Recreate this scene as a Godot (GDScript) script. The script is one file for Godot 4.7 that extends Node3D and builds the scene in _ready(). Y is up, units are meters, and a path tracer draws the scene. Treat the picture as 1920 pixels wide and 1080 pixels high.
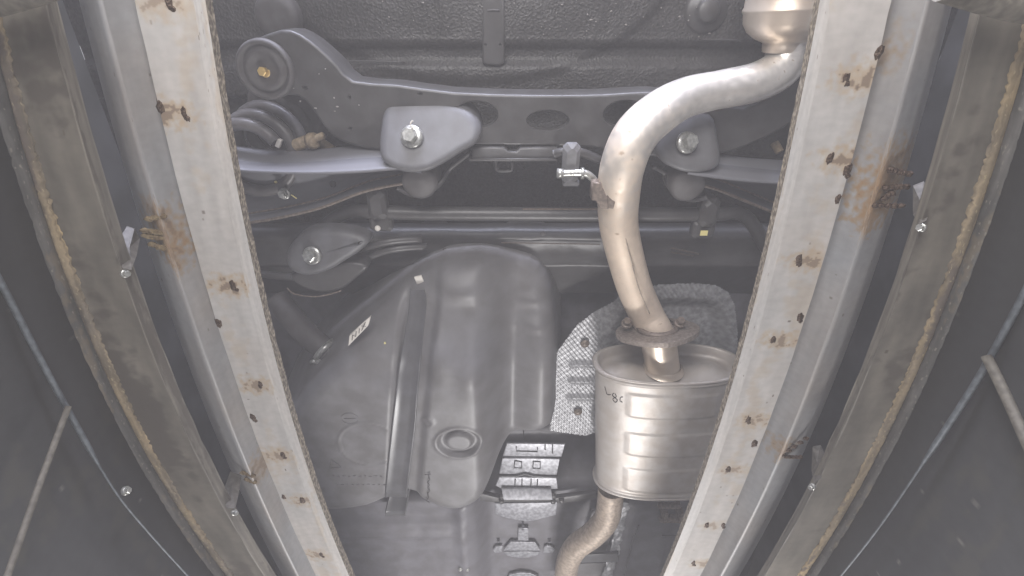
extends Node3D
# A car seen from an inspection pit: x to the right, y up, -z towards the front of the car.


const COL_PAINT := Color(0.265, 0.26, 0.26)
const COL_PAN := Color(0.22, 0.212, 0.21)
const COL_ARM := Color(0.43, 0.43, 0.445)
const COL_MOUNT := Color(0.36, 0.36, 0.37)
const COL_CABIN := Color(0.40, 0.395, 0.415)
const COL_TANK := Color(0.425, 0.42, 0.425)
const COL_STRAP := Color(0.34, 0.34, 0.35)
const COL_PIPE := Color(1, 0.97, 0.94)
const COL_MUFF := Color(0.69, 0.67, 0.65)
const COL_FOIL := Color(0.63, 0.63, 0.64)
const COL_RUBBER := Color(0.31, 0.3, 0.3)
const COL_WALL := Color(0.255, 0.255, 0.255)
const COL_RAIL := Color(0.635, 0.627, 0.62)
const COL_RAIL2 := Color(0.65, 0.63, 0.612)
const COL_CHAN := Color(0.525, 0.53, 0.54)
const COL_CHAN2 := Color(0.535, 0.515, 0.5)
const COL_PLATE := Color(0.375, 0.36, 0.335)
const COL_PLATE2 := Color(0.43, 0.41, 0.375)
const AMBIENT := Color(0.56, 0.56, 0.57)
const WINDOW := 48.0
const HAZE := 0.10
# each lamp: place, where it points, size, energy, label
const LAMPS := [
	[Vector3(-0.16, 0.43, 0.44), Vector3(0.03, 0.98, -0.20), Vector2(0.60, 0.36), 0.9, "long led inspection lamp at the rear end of the pit"],
	[Vector3(0.12, 0.08, -1.40), Vector3(-0.05, 1.0, -0.75), Vector2(0.34, 0.12), 1.45, "long led inspection lamp at the front end of the pit"],
]

var rng := RandomNumberGenerator.new()
var tex := {}
var used := {}

# ---------------------------------------------------------------- helpers
func begin() -> SurfaceTool:
	var st := SurfaceTool.new()
	st.begin(Mesh.PRIMITIVE_TRIANGLES)
	st.set_smooth_group(0)
	return st

func place_of(n: Node) -> Vector3:
	var p := Vector3.ZERO
	while n is Node3D and n != self:
		p += (n as Node3D).position
		n = n.get_parent()
	return p

func fresh(called: String, parent: Node) -> String:
	var key := str(parent.get_instance_id()) + called
	used[key] = used.get(key, -1) + 1
	return called if used[key] == 0 else "%s_%03d" % [called, used[key]]

# commits the collected triangles as one named mesh whose origin is its own middle
func obj(called: String, st: SurfaceTool, m: Material, parent: Node = self) -> MeshInstance3D:
	st.generate_normals()
	var mesh := st.commit()
	var mid := mesh.get_aabb().get_center()
	var arr := mesh.surface_get_arrays(0)
	var v: PackedVector3Array = arr[Mesh.ARRAY_VERTEX]
	for i in v.size():
		v[i] -= mid
	arr[Mesh.ARRAY_VERTEX] = v
	var out := ArrayMesh.new()
	out.add_surface_from_arrays(Mesh.PRIMITIVE_TRIANGLES, arr)
	out.surface_set_material(0, m)
	var o := MeshInstance3D.new()
	o.mesh = out
	o.name = fresh(called, parent)
	parent.add_child(o, true)
	o.position = mid - (place_of(parent) if parent != self else Vector3.ZERO)
	return o

func thing(called: String, label: String, category: String, at: Vector3, group := "") -> Node3D:
	var o := Node3D.new()
	o.name = fresh(called, self)
	add_child(o, true)
	o.position = at
	return tag(o, label, category, group)

func tag(o: Node3D, label: String, category: String, group := "") -> Node3D:
	o.set_meta("label", label)
	o.set_meta("category", category)
	if group:
		o.set_meta("group", group)
	return o

func struct(o: Node3D) -> Node3D:
	o.set_meta("kind", "structure")
	return o

func tri(st: SurfaceTool, a: Vector3, b: Vector3, c: Vector3) -> void:
	st.add_vertex(a); st.add_vertex(b); st.add_vertex(c)

func down(st: SurfaceTool, a: Vector3, b: Vector3, c: Vector3) -> void:   # a triangle that faces downwards
	if (a - c).cross(a - b).y < 0.0:
		tri(st, a, b, c)
	else:
		tri(st, a, c, b)

func quad(st: SurfaceTool, a: Vector3, b: Vector3, c: Vector3, d: Vector3) -> void:
	tri(st, a, b, c); tri(st, a, c, d)

# skin through rows of points; u runs across a row, v along the rows
func loft(st: SurfaceTool, rows: Array, closed := false) -> void:
	var m := rows.size()
	for i in m - 1:
		var a: PackedVector3Array = rows[i]
		var b: PackedVector3Array = rows[i + 1]
		var n := a.size()
		for j in (n if closed else n - 1):
			var k := (j + 1) % n
			var u0 := float(j) / (n - 1)
			var u1 := float(j + 1) / (n - 1)
			var v0 := float(i) / (m - 1)
			var v1 := float(i + 1) / (m - 1)
			st.set_uv(Vector2(u0, v0)); st.add_vertex(a[j])
			st.set_uv(Vector2(u1, v0)); st.add_vertex(a[k])
			st.set_uv(Vector2(u1, v1)); st.add_vertex(b[k])
			st.set_uv(Vector2(u0, v0)); st.add_vertex(a[j])
			st.set_uv(Vector2(u1, v1)); st.add_vertex(b[k])
			st.set_uv(Vector2(u0, v1)); st.add_vertex(b[j])

func fan(st: SurfaceTool, ring: PackedVector3Array) -> void:
	var c := Vector3.ZERO
	for p in ring:
		c += p
	c /= ring.size()
	for j in ring.size():
		tri(st, c, ring[j], ring[(j + 1) % ring.size()])

# Catmull-Rom through points, k steps per span
func smooth(p: Array, k := 5) -> Array:
	var out := []
	for i in p.size() - 1:
		var a = p[maxi(i - 1, 0)]
		var d = p[mini(i + 2, p.size() - 1)]
		for s in k:
			out.append(p[i].cubic_interpolate(p[i + 1], a, d, float(s) / k))
	out.append(p[-1])
	return out

func smooth_closed(p: Array, k := 3) -> Array:
	var out := []
	var n := p.size()
	for i in n:
		for s in k:
			out.append(p[i].cubic_interpolate(p[(i + 1) % n], p[(i + n - 1) % n], p[(i + 2) % n], float(s) / k))
	return out

func frame_of(d: Vector3) -> Basis:
	var side := d.cross(Vector3.RIGHT if absf(d.x) < 0.8 else Vector3.UP).normalized()
	return Basis(side, side.cross(d).normalized() * -1.0, d)

# round bar along points; radii may be one number or one per point
func tube(st: SurfaceTool, pts: Array, radii: Variant, sides := 12, capped := true) -> void:
	var rows := []
	var side := Vector3.ZERO
	for i in pts.size():
		var d: Vector3 = (pts[mini(i + 1, pts.size() - 1)] - pts[maxi(i - 1, 0)]).normalized()
		if i == 0:
			side = d.cross(Vector3.UP if absf(d.y) < 0.9 else Vector3.RIGHT).normalized()
		else:
			side = (side - d * side.dot(d)).normalized()
		var up := side.cross(d)
		var r: float = radii if radii is float else radii[i]
		var ring := PackedVector3Array()
		for j in sides:
			var a := TAU * j / sides
			ring.append(pts[i] + (side * cos(a) + up * sin(a)) * r)
		rows.append(ring)
	loft(st, rows, true)
	if capped:
		fan(st, rows[0]); fan(st, rows[-1])

# turned shape: profile of (radius, distance along axis)
func lathe(st: SurfaceTool, profile: Array, at: Vector3, axis: Vector3, sides := 24, squash := Vector2.ONE) -> void:
	var b := frame_of(axis.normalized())
	var rows := []
	for p in profile:
		var ring := PackedVector3Array()
		for j in sides:
			var a := TAU * j / sides
			ring.append(at + b.x * cos(a) * p.x * squash.x + b.y * sin(a) * p.x * squash.y + b.z * p.y)
		rows.append(ring)
	loft(st, rows, true)

func box(st: SurfaceTool, at: Vector3, size: Vector3, turn := Basis.IDENTITY, c := 0.0) -> void:
	var h := size / 2.0
	if c <= 0.0:
		c = minf(h.x, minf(h.y, h.z)) * 0.2
	var rows := []
	for k in [[-h.y, c], [-h.y + c, 0.0], [h.y - c, 0.0], [h.y, c]]:
		var e: float = k[1]
		var ring := PackedVector3Array()
		for q in [Vector2(-h.x + c + e, -h.z + e), Vector2(h.x - c - e, -h.z + e), Vector2(h.x - e, -h.z + c + e), Vector2(h.x - e, h.z - c - e), Vector2(h.x - c - e, h.z - e), Vector2(-h.x + c + e, h.z - e), Vector2(-h.x + e, h.z - c - e), Vector2(-h.x + e, -h.z + c + e)]:
			ring.append(at + turn * Vector3(q.x, k[0], q.y))
		rows.append(ring)
	st.set_smooth_group(-1)
	loft(st, rows, true)
	fan(st, rows[0]); fan(st, rows[-1])
	st.set_smooth_group(0)

func turning(p: PackedVector2Array) -> float:
	var t := 0.0
	for i in p.size():
		t += p[i].cross(p[(i + 1) % p.size()])
	return t

func inset(p: PackedVector2Array, d: float) -> PackedVector2Array:
	var n := p.size()
	var turn := signf(turning(p))
	var out := PackedVector2Array()
	for i in n:
		var a := (p[i] - p[(i + n - 1) % n]).normalized()
		var b := (p[(i + 1) % n] - p[i]).normalized()
		var na := Vector2(-a.y, a.x) * turn
		var nb := Vector2(-b.y, b.x) * turn
		var m := (na + nb)
		var l := maxf(m.length_squared(), 0.7)
		out.append(p[i] + m * (2.0 * d / l))
	return out

# pressed plate: outline seen from below, bottom face at its height, walls upward, rounded lower rim, real holes, a slope about its middle
func plate(st: SurfaceTool, pts: Array, depth: float, r: float, holes := [], tilt := Vector2.ZERO, steps := 4) -> void:
	var y0: float = pts[0].y
	var flat := PackedVector2Array()
	var mid := Vector2.ZERO
	for p in pts:
		flat.append(Vector2(p.x, p.z))
		mid += Vector2(p.x, p.z) / pts.size()
	if turning(flat) > 0.0:
		flat.reverse()
	var lift := func(q: Vector2, up: float) -> Vector3: return Vector3(q.x, y0 + up + (q - mid).dot(tilt), q.y)
	var rows := []
	var first := PackedVector3Array()
	for q in flat:
		first.append(lift.call(q, depth))
	rows.append(first)
	var last := flat
	for k in steps + 1:
		var a := PI / 2 * k / steps
		last = inset(flat, r * (1.0 - cos(a))) if r > 0 else flat
		var ring := PackedVector3Array()
		for q in last:
			ring.append(lift.call(q, r * (1.0 - sin(a))))
		rows.append(ring)
		if r <= 0:
			break
	if r <= 0:
		st.set_smooth_group(-1)
	loft(st, rows, true)
	var pieces := [last]
	for h in holes:
		var cut := []
		var xc := 0.0
		for q in h:
			xc += q.x / h.size()
		for piece in pieces:
			var left := PackedVector2Array([Vector2(-9, -9), Vector2(xc, -9), Vector2(xc, 9), Vector2(-9, 9)])
			var right := PackedVector2Array([Vector2(xc, -9), Vector2(9, -9), Vector2(9, 9), Vector2(xc, 9)])
			for half in [left, right]:
				for part in Geometry2D.intersect_polygons(piece, half):
					cut.append_array(Geometry2D.clip_polygons(part, h))
		pieces = cut
		var rim := []
		for q in [[0.0, 0.0], [0.0015, 0.0015], [0.0015, 0.012]]:
			var ring := PackedVector3Array()
			for g in inset(h, q[0]):
				ring.append(lift.call(g, q[1]))
			rim.append(ring)
		st.set_smooth_group(3)
		loft(st, rim, true)
		st.set_smooth_group(-1 if r <= 0 else 0)
	for piece in pieces:
		var idx := Geometry2D.triangulate_polygon(piece)
		if idx.is_empty():
			var c := Vector2.ZERO
			for q in piece:
				c += q / piece.size()
			for i in piece.size():
				down(st, lift.call(c, 0.0), lift.call(piece[i], 0.0), lift.call(piece[(i + 1) % piece.size()], 0.0))
		for i in range(0, idx.size(), 3):
			down(st, lift.call(piece[idx[i]], 0.0), lift.call(piece[idx[i + 1]], 0.0), lift.call(piece[idx[i + 2]], 0.0))
	st.set_smooth_group(0)

func oval(c: Vector3, rx: float, rz: float, n := 24) -> PackedVector2Array:
	var out := PackedVector2Array()
	for i in n:
		out.append(Vector2(c.x + rx * cos(TAU * i / n), c.z + rz * sin(TAU * i / n)))
	return out

# sheet over x and z with a height function; cells with a NAN corner are left out
func field(st: SurfaceTool, x0: float, x1: float, z0: float, z1: float, step: float, f: Callable) -> void:
	var nx := int((x1 - x0) / step) + 1
	var nz := int((z1 - z0) / step) + 1
	var g := []
	for i in nz + 1:
		var row := PackedVector3Array()
		for j in nx + 1:
			var x := x0 + (x1 - x0) * j / nx
			var z := z0 + (z1 - z0) * i / nz
			row.append(Vector3(x, f.call(x, z), z))
		g.append(row)
	for i in nz:
		for j in nx:
			var a: Vector3 = g[i][j]
			var b: Vector3 = g[i][j + 1]
			var c: Vector3 = g[i + 1][j + 1]
			var d: Vector3 = g[i + 1][j]
			if not is_nan(a.y + b.y + c.y + d.y):
				for p in [a, b, c, a, c, d]:
					st.set_uv(Vector2(p.x, p.z))
					st.add_vertex(p)

func inside(p: PackedVector2Array, q: Vector2) -> float:      # distance to an outline, negative inside
	var best := 1e9
	var n := p.size()
	for i in n:
		best = minf(best, q.distance_squared_to(Geometry2D.get_closest_point_to_segment(q, p[i], p[(i + 1) % n])))
	return sqrt(best) * (-1.0 if Geometry2D.is_point_in_polygon(q, p) else 1.0)

func flat2(p: Array) -> PackedVector2Array:
	var out := PackedVector2Array()
	for q in p:
		out.append(Vector2(q.x, q.z))
	return out

func swell(q: Vector2, c: Vector2, rx: float, rz: float) -> float:
	return exp(-(pow((q.x - c.x) / rx, 2) + pow((q.y - c.y) / rz, 2)))

func step01(a: float, b: float, x: float) -> float:
	return smoothstep(a, b, x)

# hexagon head on a round washer, facing along axis
func bolt(called: String, at: Vector3, axis: Vector3, hex: float, washer: float, parent: Node, m: Material = null, tall := 0.8) -> void:
	var d := axis.normalized()
	var b := frame_of(d)
	var st := begin()
	st.set_smooth_group(-1)
	var rows := []
	for k in [[1.0, 0.0], [1.0, hex * tall], [0.88, hex * (tall + 0.1)]]:
		var ring := PackedVector3Array()
		for j in 6:
			var a := TAU * (j + 0.3) / 6
			ring.append(at + (b.x * cos(a) + b.y * sin(a)) * hex * k[0] + d * (washer * 0.18 + k[1]))
		rows.append(ring)
	loft(st, rows, true)
	fan(st, rows[-1])
	st.set_smooth_group(0)
	lathe(st, [Vector2(washer, -0.002), Vector2(washer, washer * 0.1), Vector2(washer * 0.94, washer * 0.2), Vector2(hex * 0.9, washer * 0.24)], at, d, 28)
	obj(called, st, m if m else tex.zinc, parent)

# ---------------------------------------------------------------- materials
func noise_tex(seed_: int, freq: float, lo: Color, hi: Color, size := 256, octaves := 4, mid := 0.5) -> NoiseTexture2D:
	var n := FastNoiseLite.new()
	n.seed = seed_
	n.frequency = freq
	n.fractal_octaves = octaves
	var t := NoiseTexture2D.new()
	t.width = size
	t.height = size
	t.seamless = true
	t.noise = n
	var g := Gradient.new()
	g.offsets = PackedFloat32Array([clampf(mid - 0.25, 0, 1), clampf(mid + 0.25, 0, 1)])
	g.colors = PackedColorArray([lo, hi])
	t.color_ramp = g
	return t

func surface(called: String, c: Color, rough: float, metal := 0.0, grain: Texture2D = null, scale := 4.0, bump: Texture2D = null, relief := 0.0) -> StandardMaterial3D:
	var m := StandardMaterial3D.new()
	m.resource_name = called
	m.albedo_color = c
	m.roughness = rough
	m.metallic = metal
	m.uv1_triplanar = true
	m.uv1_world_triplanar = true
	m.uv1_scale = Vector3.ONE * scale
	if grain:
		m.albedo_texture = grain
	if bump:
		m.heightmap_enabled = true
		m.heightmap_texture = bump
		m.heightmap_scale = relief
	return m

func grey(v: float) -> Color:
	return Color(v, v, v)

func make_materials() -> void:
	var dust := noise_tex(3, 0.018, Color(0.86, 0.85, 0.84), grey(1.0), 384, 6)
	var fine := noise_tex(5, 0.07, grey(0.76), grey(1.0), 256, 5)
	var hgt := noise_tex(8, 0.06, grey(0.0), grey(1.0))
	var coat := noise_tex(11, 0.12, grey(0.0), grey(1.0), 256, 2, 0.6)
	var heat := noise_tex(14, 0.012, Color(0.80, 0.75, 0.69), Color(0.90, 0.885, 0.86))
	tex.paint = surface("black_underbody_paint", COL_PAINT, 0.42, 0.0, dust, 3.0, hgt, 0.02)
	tex.pan = surface("rubbery_undercoat", COL_PAN, 0.5, 0.0, fine, 7.0, coat, 0.06)
	tex.arm = surface("satin_blue_black_paint", COL_ARM, 0.25, 0.0)
	tex.mount = surface("satin_grey_paint", COL_MOUNT, 0.5, 0.0, dust, 4.0)
	tex.cabin = surface("floor_coating", COL_CABIN, 0.5, 0.0, dust, 2.5, hgt, 0.02)
	tex.plastic = surface("black_plastic", COL_TANK, 0.48, 0.0, dust, 2.5, hgt, 0.012)
	tex.strap = surface("coated_strap", COL_STRAP, 0.35, 0.0, dust, 3.0)
	tex.pipe = surface("heat_tinted_steel", COL_PIPE, 0.40, 0.7, heat, 3.0, hgt, 0.008)
	tex.tan_pipe = surface("matt_tan_steel", Color(0.68, 0.62, 0.56), 0.5, 0.25, fine, 6.0)
	tex.muffler = surface("dull_aluminised_steel", COL_MUFF, 0.46, 0.25, noise_tex(21, 0.03, Color(0.94, 0.92, 0.9), Color(1, 1, 1)), 4.0, hgt, 0.01)
	tex.foil = surface("embossed_aluminium", COL_FOIL, 0.42, 0.25, fine, 4.0)
	tex.sheet = surface("dull_silver_sheet", Color(0.60, 0.60, 0.62), 0.42, 0.3, fine, 5.0)
	tex.crust = surface("grey_crust", Color(0.36, 0.35, 0.34), 0.9, 0.0, fine, 9.0, hgt, 0.08)
	tex.zinc = surface("zinc_plating", Color(0.76, 0.76, 0.74), 0.28, 0.65, fine, 9.0)
	tex.spring = surface("painted_spring_steel", Color(0.37, 0.36, 0.36), 0.4, 0.0, dust, 6.0)
	tex.grit = surface("pale_grit", Color(0.52, 0.50, 0.48), 0.6)
	tex.tan = surface("dusty_tan_steel", Color(0.62, 0.55, 0.45), 0.6, 0.0, fine, 8.0)
	tex.rubber = surface("dark_rubber", COL_RUBBER, 0.6, 0.0, dust, 6.0)
	tex.clamp = surface("brown_grey_steel", Color(0.5, 0.45, 0.41), 0.5, 0.3, fine, 8.0)
	tex.flange = surface("weathered_flange_steel", Color(0.60, 0.555, 0.52), 0.45, 0.35, fine, 8.0)
	tex.lilac = surface("grey_hanger_rubber", Color(0.42, 0.42, 0.43), 0.45, 0.0, dust, 8.0)
	tex.label = surface("white_sticker", Color(0.78, 0.76, 0.73), 0.6)
	tex.ink = surface("black_ink", Color(0.12, 0.11, 0.11), 0.6)
	tex.yellow = surface("yellow_paint_mark", Color(0.85, 0.8, 0.55), 0.5)
	tex.wall = surface("dark_wall_paint", COL_WALL, 0.7, 0.0, noise_tex(31, 0.02, Color(0.8, 0.8, 0.78), Color(1.0, 1.0, 1.0)), 2.0, hgt, 0.03)
	tex.floor = surface("pit_concrete", Color(0.55, 0.54, 0.52), 0.85, 0.0, dust, 2.0)
	tex.rust = surface("flaking_rust", Color(0.52, 0.475, 0.39), 0.85, 0.0, noise_tex(41, 0.05, Color(0.6, 0.53, 0.45), Color(1.0, 0.98, 0.92)), 7.0, hgt, 0.08)
	tex.weld = surface("rusty_weld", Color(0.36, 0.3, 0.25), 0.55, 0.4, noise_tex(43, 0.1, Color(0.6, 0.5, 0.42), Color(1, 1, 1)), 14.0, hgt, 0.15)
	tex.edge = surface("weathered_edge", Color(0.62, 0.59, 0.54), 0.7, 0.0, noise_tex(47, 0.08, Color(0.5, 0.47, 0.43), Color(1.0, 0.98, 0.94)), 8.0)
	tex.strut = surface("dull_tan_conduit", Color(0.43, 0.41, 0.375), 0.7, 0.0, fine, 8.0)
	tex.seam = surface("worn_blue_grey_steel", Color(0.40, 0.42, 0.44), 0.5, 0.2, fine, 6.0)
	tex.bracket = surface("grey_steel_tab", Color(0.43, 0.415, 0.395), 0.5, 0.1, fine, 6.0)

# colours of a long member, painted along its length: patches, scuffs, specks, and rust round given spots
func painted(w: int, h: int, base: Color, other: Color, spots: Array, seed_: int, aspect: float, rust: Color, scuff := 0.12, stain := 0.0, speck := Color(0.3, 0.27, 0.24), specks := 0.05) -> ImageTexture:
	var n := FastNoiseLite.new()
	n.seed = seed_
	n.frequency = 0.02
	var im := Image.create(w, h, false, Image.FORMAT_RGB8)
	var r := RandomNumberGenerator.new()
	r.seed = seed_
	for y in h:
		for x in w:
			var fx := float(x) / w
			var px := fx * aspect * h
			var a := n.get_noise_2d(px * 0.6, y * 0.35) * 0.5 + 0.5
			var b := n.get_noise_2d(px * 5.0 + 300, y * 0.6)
			var c := n.get_noise_2d(px * 6.0, y * 6.0 + 900)
			var col := base.lerp(other, clampf(a * 1.5 - 0.25, 0, 1))
			col = col * (1.0 + scuff * b + 0.05 * c)
			if stain > 0.0:
				var e := n.get_noise_2d(px * 1.3 + 500, y * 0.22 + 70) + 0.35 * n.get_noise_2d(px * 4.0, y * 3.0 + 40) + 0.25 * (fx - 0.55)
				col = col.lerp(rust, stain * smoothstep(0.12, 0.42, e))
			im.set_pixel(x, y, col)
	for s in spots:                          # [u, v, size as a share of the length, strength]
		var rad: int = int(s[2] * 0.55 * h) + 2
		for y in range(int(s[1] * h) - rad * 2, int(s[1] * h) + rad * 2):
			var half := int(rad * 2 / (aspect * h) * w) + 1
			for x in range(int(s[0] * w) - half, int(s[0] * w) + half):
				if x < 0 or y < 0 or x >= w or y >= h:
					continue
				var d := Vector2((x - s[0] * w) / w * aspect * h, y - s[1] * h).length() / rad
				var e: float = d + n.get_noise_2d(x * 7.0, y * 5.0) * 0.9
				var k: float = clampf((1.25 - e) * 1.3, 0, 1) * s[3] * 0.7
				im.set_pixel(x, y, im.get_pixel(x, y).lerp(rust, k))
				if e < 0.35:
					im.set_pixel(x, y, im.get_pixel(x, y).lerp(Color(0.42, 0.36, 0.31), 0.7 * s[3]))
	for i in int(h * specks):
		var px := r.randi_range(1, w - 3)
		var py := r.randi_range(1, h - 4)
		var c := im.get_pixel(px, py).lerp(speck, r.randf_range(0.3, 0.9))
		im.fill_rect(Rect2i(px, py, 1 if r.randf() < 0.7 else 2, r.randi_range(1, 3)), c)
	return ImageTexture.create_from_image(im)

# steel tube: bright and smooth towards its rear, tan and scaled towards its front, with pits
func tube_material() -> ORMMaterial3D:
	var n := FastNoiseLite.new()
	n.seed = 77
	n.frequency = 0.03
	var w := 96
	var h := 420
	var im := Image.create(w, h, false, Image.FORMAT_RGB8)
	var orm := Image.create(w, h, false, Image.FORMAT_RGB8)
	for y in h:
		for x in w:
			var a := TAU * x / w
			var q := Vector3(cos(a) * 14.0, sin(a) * 14.0, y)
			var b := n.get_noise_3dv(q)
			var c := n.get_noise_3dv(q * 5.0)
			var k := smoothstep(0.36, 0.66, float(y) / h + 0.12 * b + 0.05 * c)
			var pit := smoothstep(0.36, 0.5, c * 0.7 + 0.3 * n.get_noise_3dv(q * 2.2 + Vector3(0, 0, 900)))
			var col := Color(0.90, 0.88, 0.85).lerp(Color(0.79, 0.725, 0.655), k) * (1.0 + 0.06 * b + 0.05 * c)
			im.set_pixel(x, y, col.lerp(Color(0.52, 0.44, 0.36), 0.55 * pit))
			orm.set_pixel(x, y, Color(1.0, lerpf(0.37, 0.6, k) + 0.1 * c + 0.15 * pit, lerpf(0.75, 0.3, k) * (1.0 - 0.5 * pit)))
	var m := ORMMaterial3D.new()
	m.resource_name = "heat_tinted_tube"
	m.albedo_texture = ImageTexture.create_from_image(im)
	m.orm_texture = ImageTexture.create_from_image(orm)
	return m

func long_material(called: String, t: Texture2D, rough: float, metal: float, bump: Texture2D, relief: float) -> StandardMaterial3D:
	var m := StandardMaterial3D.new()
	m.resource_name = called
	m.albedo_texture = t
	m.roughness = rough
	m.metallic = metal
	if bump:
		m.heightmap_enabled = true
		m.heightmap_texture = bump
		m.heightmap_scale = relief
	return m

# ---------------------------------------------------------------- long members
const Z_REAR := 0.3
const Z_FRONT := -1.25

func across(q: Array, z: float) -> float:       # a gently bowed edge through three points (z, x)
	var a: Vector2 = q[0]
	var b: Vector2 = q[1]
	var c: Vector2 = q[2]
	if z > a.x or z < c.x:                       # straight on past the bow
		var e: Vector2 = a if z > a.x else c
		var t := 0.02 if z > a.x else -0.02
		var inner := across(q, e.x - t)
		return e.y + (e.y - inner) / t * (z - e.x)
	return a.y * (z - b.x) * (z - c.x) / ((a.x - b.x) * (a.x - c.x)) + b.y * (z - a.x) * (z - c.x) / ((b.x - a.x) * (b.x - c.x)) + c.y * (z - a.x) * (z - b.x) / ((c.x - a.x) * (c.x - b.x))

# edges: [three points, shift in x, height]; wob: unevenness of each edge in metres
func member(st: SurfaceTool, edges: Array, wob := [], n := 60) -> void:
	var f := FastNoiseLite.new()
	f.frequency = 6.0
	var rows := []
	for i in n + 1:
		var z := lerpf(Z_REAR, Z_FRONT, float(i) / n)
		var row := PackedVector3Array()
		for j in edges.size():
			var e: Array = edges[j]
			var w: float = wob[j] if wob.size() else 0.0
			row.append(Vector3(across(e[0], z) + e[1] + w * f.get_noise_2d(z * (10.0 if n < 600 else 26.0), j * 31.0) * 2.0, e[2], z))
		rows.append(row)
	loft(st, rows)

func lump(st: SurfaceTool, at: Vector3, size: Vector3, seed_: int) -> void:   # an uneven blob of weld
	var f := FastNoiseLite.new()
	f.seed = seed_
	f.frequency = 0.7
	var rows := []
	for i in 7:
		var a := PI * i / 6.0
		var ring := PackedVector3Array()
		for j in 10:
			var b := TAU * j / 10
			var d := Vector3(sin(a) * cos(b), -cos(a), sin(a) * sin(b))
			ring.append(at + d * size * (1.0 + 0.7 * f.get_noise_3dv(d * 2.0 + Vector3(seed_, 0, 0))))
		rows.append(ring)
	loft(st, rows, true)

# welds: list of [place, size, kind]
func spots_of(list: Array, q_in: Array, q_out: Array) -> Array:
	var out := []
	for s in list:
		var p: Vector3 = s[0]
		var a := across(q_in, p.z)
		var b := across(q_out, p.z)
		out.append([(p.x - a) / (b - a), (p.z - Z_REAR) / (Z_FRONT - Z_REAR), s[1], s[2]])
	return out

# ---------------------------------------------------------------- building
func _ready() -> void:
	var cam := Camera3D.new()
	cam.name = "camera"
	cam.fov = 58.72
	cam.near = 0.01
	cam.far = 20.0
	cam.position = Vector3(0, 0.35, 0)
	cam.rotation_degrees = Vector3(60.7, 0, 0)
	add_child(cam)
	var we := WorldEnvironment.new()
	we.name = "environment"
	var env := Environment.new()
	env.background_mode = Environment.BG_COLOR
	env.background_color = AMBIENT
	env.tonemap_mode = Environment.TONE_MAPPER_LINEAR
	env.tonemap_exposure = 1.09
	env.sdfgi_enabled = true
	env.ssao_enabled = true
	env.ssil_enabled = true
	if HAZE > 0.0:
		env.fog_enabled = true
		env.fog_density = HAZE
		env.fog_light_color = Color(1.0, 0.98, 0.965)
	we.environment = env
	add_child(we)
	make_materials()
	for k in LAMPS:
		lamp(k)
	daylight()
	setting()
	for s in 2:
		side(s)
	var car := thing("car", "dark car underside over the pit, with exhaust, fuel tank and rear axle", "car", Vector3(0, 1.05, -0.3928))
	underbody(car)
	axle(car)
	tank(car)
	shields(car)
	exhaust(car)

func lamp(k: Array) -> void:                 # [place, target, size, energy, label]
	var t := thing("inspection_lamp", k[4], "lamp", k[0], "")
	var look := Basis.looking_at(k[1] - k[0], Vector3.UP)
	var st := begin()
	box(st, k[0] + look.z * 0.017, Vector3(k[2].x + 0.02, k[2].y + 0.02, 0.03), look)
	obj("housing", st, tex.wall, t)
	st = begin()
	box(st, k[0] + look.z * 0.001, Vector3(k[2].x, k[2].y, 0.004), look)
	var glow := StandardMaterial3D.new()
	glow.resource_name = "lamp_glow"
	glow.albedo_color = Color(0.9, 0.9, 0.9)
	glow.emission_enabled = true
	glow.emission = Color(1, 0.97, 0.93)
	glow.emission_energy_multiplier = 1.5
	obj("lamp_glass", st, glow, t)
	var l := AreaLight3D.new()
	l.name = "lamp_light"
	l.area_size = k[2]
	l.light_energy = k[3]
	l.light_color = Color(1.0, 0.99, 0.985)
	l.area_range = 5.0
	l.shadow_enabled = true
	l.transform = Transform3D(look, k[0] - look.z * 0.006 - k[0])
	t.add_child(l, true)

func daylight() -> void:                    # the glazed door at the back of the garage, low behind the car
	var at := Vector3(0.0, 1.55, 2.7)
	var t := thing("garage_window", "bright glazed garage door behind the car, outside the view", "window", Vector3(0, 1.0, 2.7))
	var st := begin()
	for k in [[Vector3(0, 1.02, 2.7), Vector3(2.2, 0.06, 0.06)], [Vector3(0, 2.13, 2.7), Vector3(2.2, 0.06, 0.06)], [Vector3(-1.07, 1.575, 2.7), Vector3(0.06, 1.05, 0.06)], [Vector3(1.07, 1.575, 2.7), Vector3(0.06, 1.05, 0.06)]]:
		st = begin()
		box(st, k[0], k[1])
		obj("frame", st, tex.wall, t)
	st = begin()
	box(st, at, Vector3(2.06, 1.04, 0.01))
	var glow := StandardMaterial3D.new()
	glow.resource_name = "window_glow"
	glow.albedo_color = Color(0.5, 0.5, 0.5)
	glow.emission_enabled = true
	glow.emission = Color(0.84, 0.88, 1.0)
	glow.emission_energy_multiplier = 1.0
	obj("pane", st, glow, t)
	var l := AreaLight3D.new()
	l.name = "window_light"
	l.area_size = Vector2(2.06, 1.04)
	l.light_energy = WINDOW
	l.light_color = Color(0.9, 0.915, 1.0)
	l.area_range = 9.0
	l.shadow_enabled = true
	l.position = at + Vector3(0, 0, -0.012) - t.position
	t.add_child(l, true)

func setting() -> void:
	var st := begin()
	box(st, Vector3(0, -0.02, -0.5), Vector3(0.9, 0.04, 3.4))
	struct(obj("pit_floor", st, tex.floor))
	for sx in [-1.0, 1.0]:
		st = begin()
		box(st, Vector3(sx * 1.03, 0.95, -0.5), Vector3(1.08, 0.10, 3.4))
		struct(obj("garage_floor", st, tex.wall))

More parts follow.
